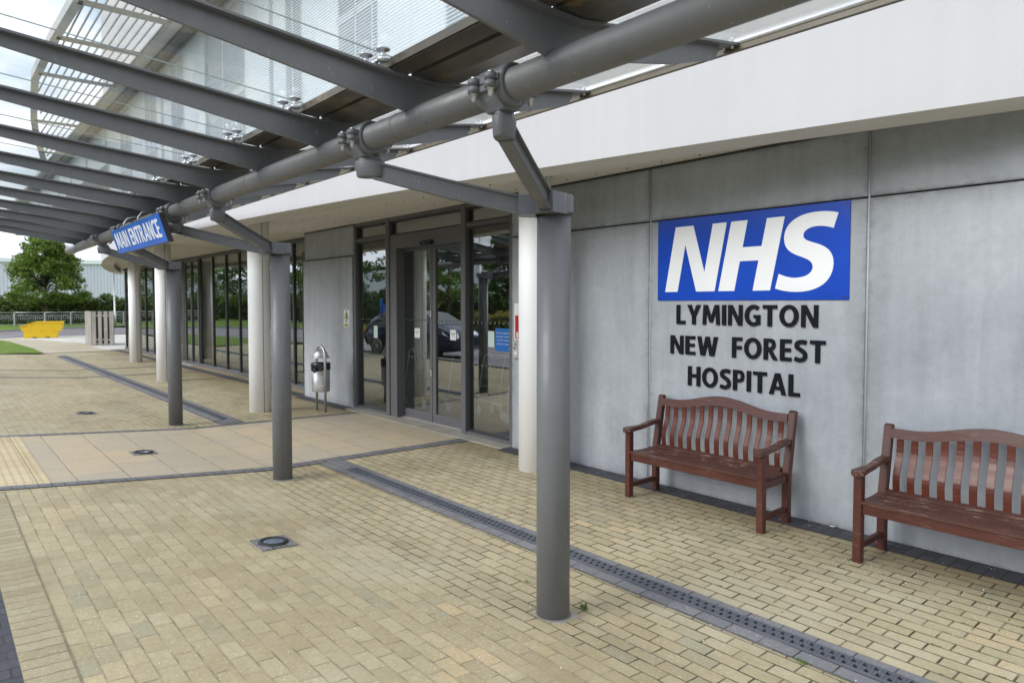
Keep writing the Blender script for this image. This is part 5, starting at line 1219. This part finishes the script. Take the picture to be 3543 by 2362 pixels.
# ================================================================ PARKED CAR (behind the viewer's left, seen mirrored in the doors)
def make_car(s_front, y_front, s_rear, y_rear, zg_):
    fr = world(-s_front, y_front, zg_); rr = world(-s_rear, y_rear, zg_); fwd = (fr - rr); wb = fwd.length; fwd.normalize(); lat = Vector((-fwd.y, fwd.x, 0))
    mid = (fr + rr) / 2; t = thing('parked_car', 'dark blue hatchback on the road, mirrored in the entrance doors', 'car', tuple(mid), site=False)
    # outer side of wheels = lat 0 side, body extends to the other side (away from building)
    away = world(0, -1) - world(0, 0); sg = 1 if lat.dot(away) > 0 else -1; lat = lat * sg
    m = Matrix(((fwd.x, lat.x, 0, mid.x), (fwd.y, lat.y, 0, mid.y), (0, 0, 1, mid.z), (0, 0, 0, 1)))
    prof = [(-2.05, .35, .62, 0.0), (-2.12, .5, .95, .02), (-2.02, .55, 1.10, .05), (-1.75, .3, 1.36, .12), (-1.2, .22, 1.50, .15), (-.3, .2, 1.56, .16), (.35, .2, 1.50, .16), (.75, .2, 1.33, .13), (1.25, .2, 1.06, .06), (1.7, .22, .98, .05), (2.05, .3, .86, .10), (2.18, .42, .70, .2)]
    W_ = 1.78; NS = 14; mb = MB(); rings = []
    for (x, zb, zt, tp__) in prof:
        ring = []; waist = min(zt, 1.0 if x > -1.9 else .95)
        inset_top = .26 if zt > 1.15 else .05; end = .10 if abs(x) > 1.95 else 0
        pts = [(0 + .06 + end, zb), (0 + end, zb + .12), (-.02 + end, .62 if zt > .7 else zt - .1), (.02 + end, waist - .04), (inset_top * .55 + end if zt > 1.15 else .08 + end, (waist + zt) / 2 if zt > 1.15 else zt - .02), (inset_top + end, zt - .05), (inset_top + .18 + end, zt)]
        full = pts + [(W_ - a, b) for a, b in reversed(pts)]
        rings.append([m @ Vector((x, a, b)) for a, b in full])
    k = len(rings[0])
    for r_ in rings: mb.v += r_
    for i in range(len(rings) - 1):
        for j in range(k):
            if True: mb.sm.add(len(mb.f))
            mb.f.append([i * k + j, i * k + (j + 1) % k, (i + 1) * k + (j + 1) % k, (i + 1) * k + j])
    mb.f.append(list(range(k))); mb.f.append([(len(rings) - 1) * k + j for j in range(k)])
    build('body', mb, MT['carpaint'], t)
    gm = MB()
    gm.add([m @ Vector(p) for p in ((-1.65, .075, 1.06), (-.35, .03, 1.04), (-.35, .155, 1.44), (-1.25, .155, 1.42))], [(0, 1, 2, 3)])
    gm.add([m @ Vector(p) for p in ((-.27, .03, 1.04), (.82, .035, 1.02), (.38, .15, 1.40), (-.27, .155, 1.44))], [(0, 1, 2, 3)])
    gm.add([m @ Vector(p) for p in ((1.18, .20, 1.105), (1.18, 1.58, 1.105), (.50, 1.40, 1.475), (.50, .38, 1.475))], [(0, 1, 2, 3)])
    build('window', gm, MT['carglass'], t)
    for x in (-wb / 2, wb / 2):
        for y in (.0, W_ - .15):
            w_ = MB(); w_.tube([m @ Vector((x, y - .035, .33)), m @ Vector((x, y + .18, .33))], .345, 30)
            wo = build('wheel', w_, MT['rubber'], t)
            if y < 1:
                rm = MB(); o_ = m @ Vector((x, y - .038, .33))
                rm.tube([m @ Vector((x, y - .055, .33)), m @ Vector((x, y - .036, .33))], .06, 12)
                for a in range(10):
                    an = a * math.pi / 5; p = m @ Vector((x + .05 * math.cos(an), y - .045, .33 + .05 * math.sin(an))); q = m @ Vector((x + .225 * math.cos(an), y - .042, .33 + .225 * math.sin(an))); rm.bar(p, q, .03, .02)
                pts = [m @ Vector((x + .235 * math.cos(2 * math.pi * a / 24), y - .042, .33 + .235 * math.sin(2 * math.pi * a / 24))) for a in range(25)]
                rm.tube(pts, .016, 6); build('rim', rm, MT['stainless'], wo)
    lm = MB(); lm.add([m @ Vector(p) for p in ((2.10, .16, .66), (1.72, -.022, .80), (1.66, -.0, .92), (2.02, .17, .80))], [(0, 1, 2, 3)]); build('headlight', lm, MT['white'], t)
    lm = MB(); lm.add([m @ Vector(p) for p in ((-2.13, .10, .82), (-1.88, -.0, .84), (-1.86, .02, 1.0), (-2.06, .10, 1.02))], [(0, 1, 2, 3)]); build('tail_light', lm, MT['red'], t)
    lm = MB(); lm.box(2.185, 2.20, .62, 1.16, .42, .54, m); build('number_plate', lm, MT['white'], t)
    return t
_ = NT('car_glass'); _.principled((.02, .025, .03), .04, 0, .9); MT['carglass'] = _.m
make_car(16.3, -2.75, 18.75, -2.35, .022)

# ================================================================ INSIDE THE LOBBY
MT['trolley'] = paint('trolley_steel', (.50, .56, .55), .35, .05, metal=.4)
TP = thing('luggage_trolley', 'steel framed trolley inside, behind the left sliding leaf', 'trolley', (-8.3, 4.8, 0), 'steel trolleys parked inside the lobby')
def trolley(par, x, y):
    mb = MB()
    for dy in (-.22, .22): mb.tube([(x - .12, y + dy, .10), (x - .10, y + dy, .45), (x + .04, y + dy, .98), (x + .16, y + dy, 1.03), (x + .22, y + dy, .95)], .014, 8); mb.tube([(x - .10, y + dy, .28), (x + .45, y + dy, .22), (x + .50, y + dy, .10)], .014, 8)
    for q in ((.22, .95), (-.09, .48), (-.11, .3)): mb.tube([(x + q[0], y - .22, q[1]), (x + q[0], y + .22, q[1])], .012, 8)
    mb.box(x - .08, x + .46, y - .2, y + .2, .235, .25); build('frame', mb, MT['trolley'], par)
    for dx, dy in ((-.12, -.22), (-.12, .22), (.5, -.22), (.5, .22)):
        w_ = MB(); w_.tube([(x + dx, y + dy - .015, .075), (x + dx, y + dy + .015, .075)], .07, 16); build('wheel', w_, MT['trolley'], par)
trolley(TP, -8.3, 4.8)
for dx, dy, lab in ((1.15, .15, 'steel framed trolley inside, left of the door meeting line'), (1.85, .25, 'steel framed trolley inside, behind the right sliding leaf'), (2.75, .1, 'steel framed trolley inside, behind the right side window')):
    c = copy_tree(TP); c.location = world(-8.3 + dx, 4.8 + dy, 0); c['label'] = lab
mb = MB(); mb.box(-8.25, -7.85, 4.5, 4.9, 0, .62); tag(build('lobby_bin', mb, MT['rubber'], loc=(-8.05, 4.7, 0), bevel=.02), 'dark waste bin inside behind the left side window', 'bin')
t = thing('cafe_chair', 'dark stacking chair inside the far side door', 'chair', (-19.6, 4.9, 0))
mb = MB(); mb.box(-19.85, -19.4, 4.8, 5.2, .44, .47); mb.box(-19.85, -19.4, 5.18, 5.21, .6, .9); build('shell', mb, MT['rubber'], t)
for x in (-19.83, -19.42):
    for y in (4.82, 5.18): m_ = MB(); m_.tube([(x, y, 0), (x, y, .6 if y > 5 else .44)], .011, 8); build('leg', m_, MT['stainless'], t)

for o in bpy.data.objects:
    if '_o' in o: del o['_o']
print('objects', len(bpy.data.objects))
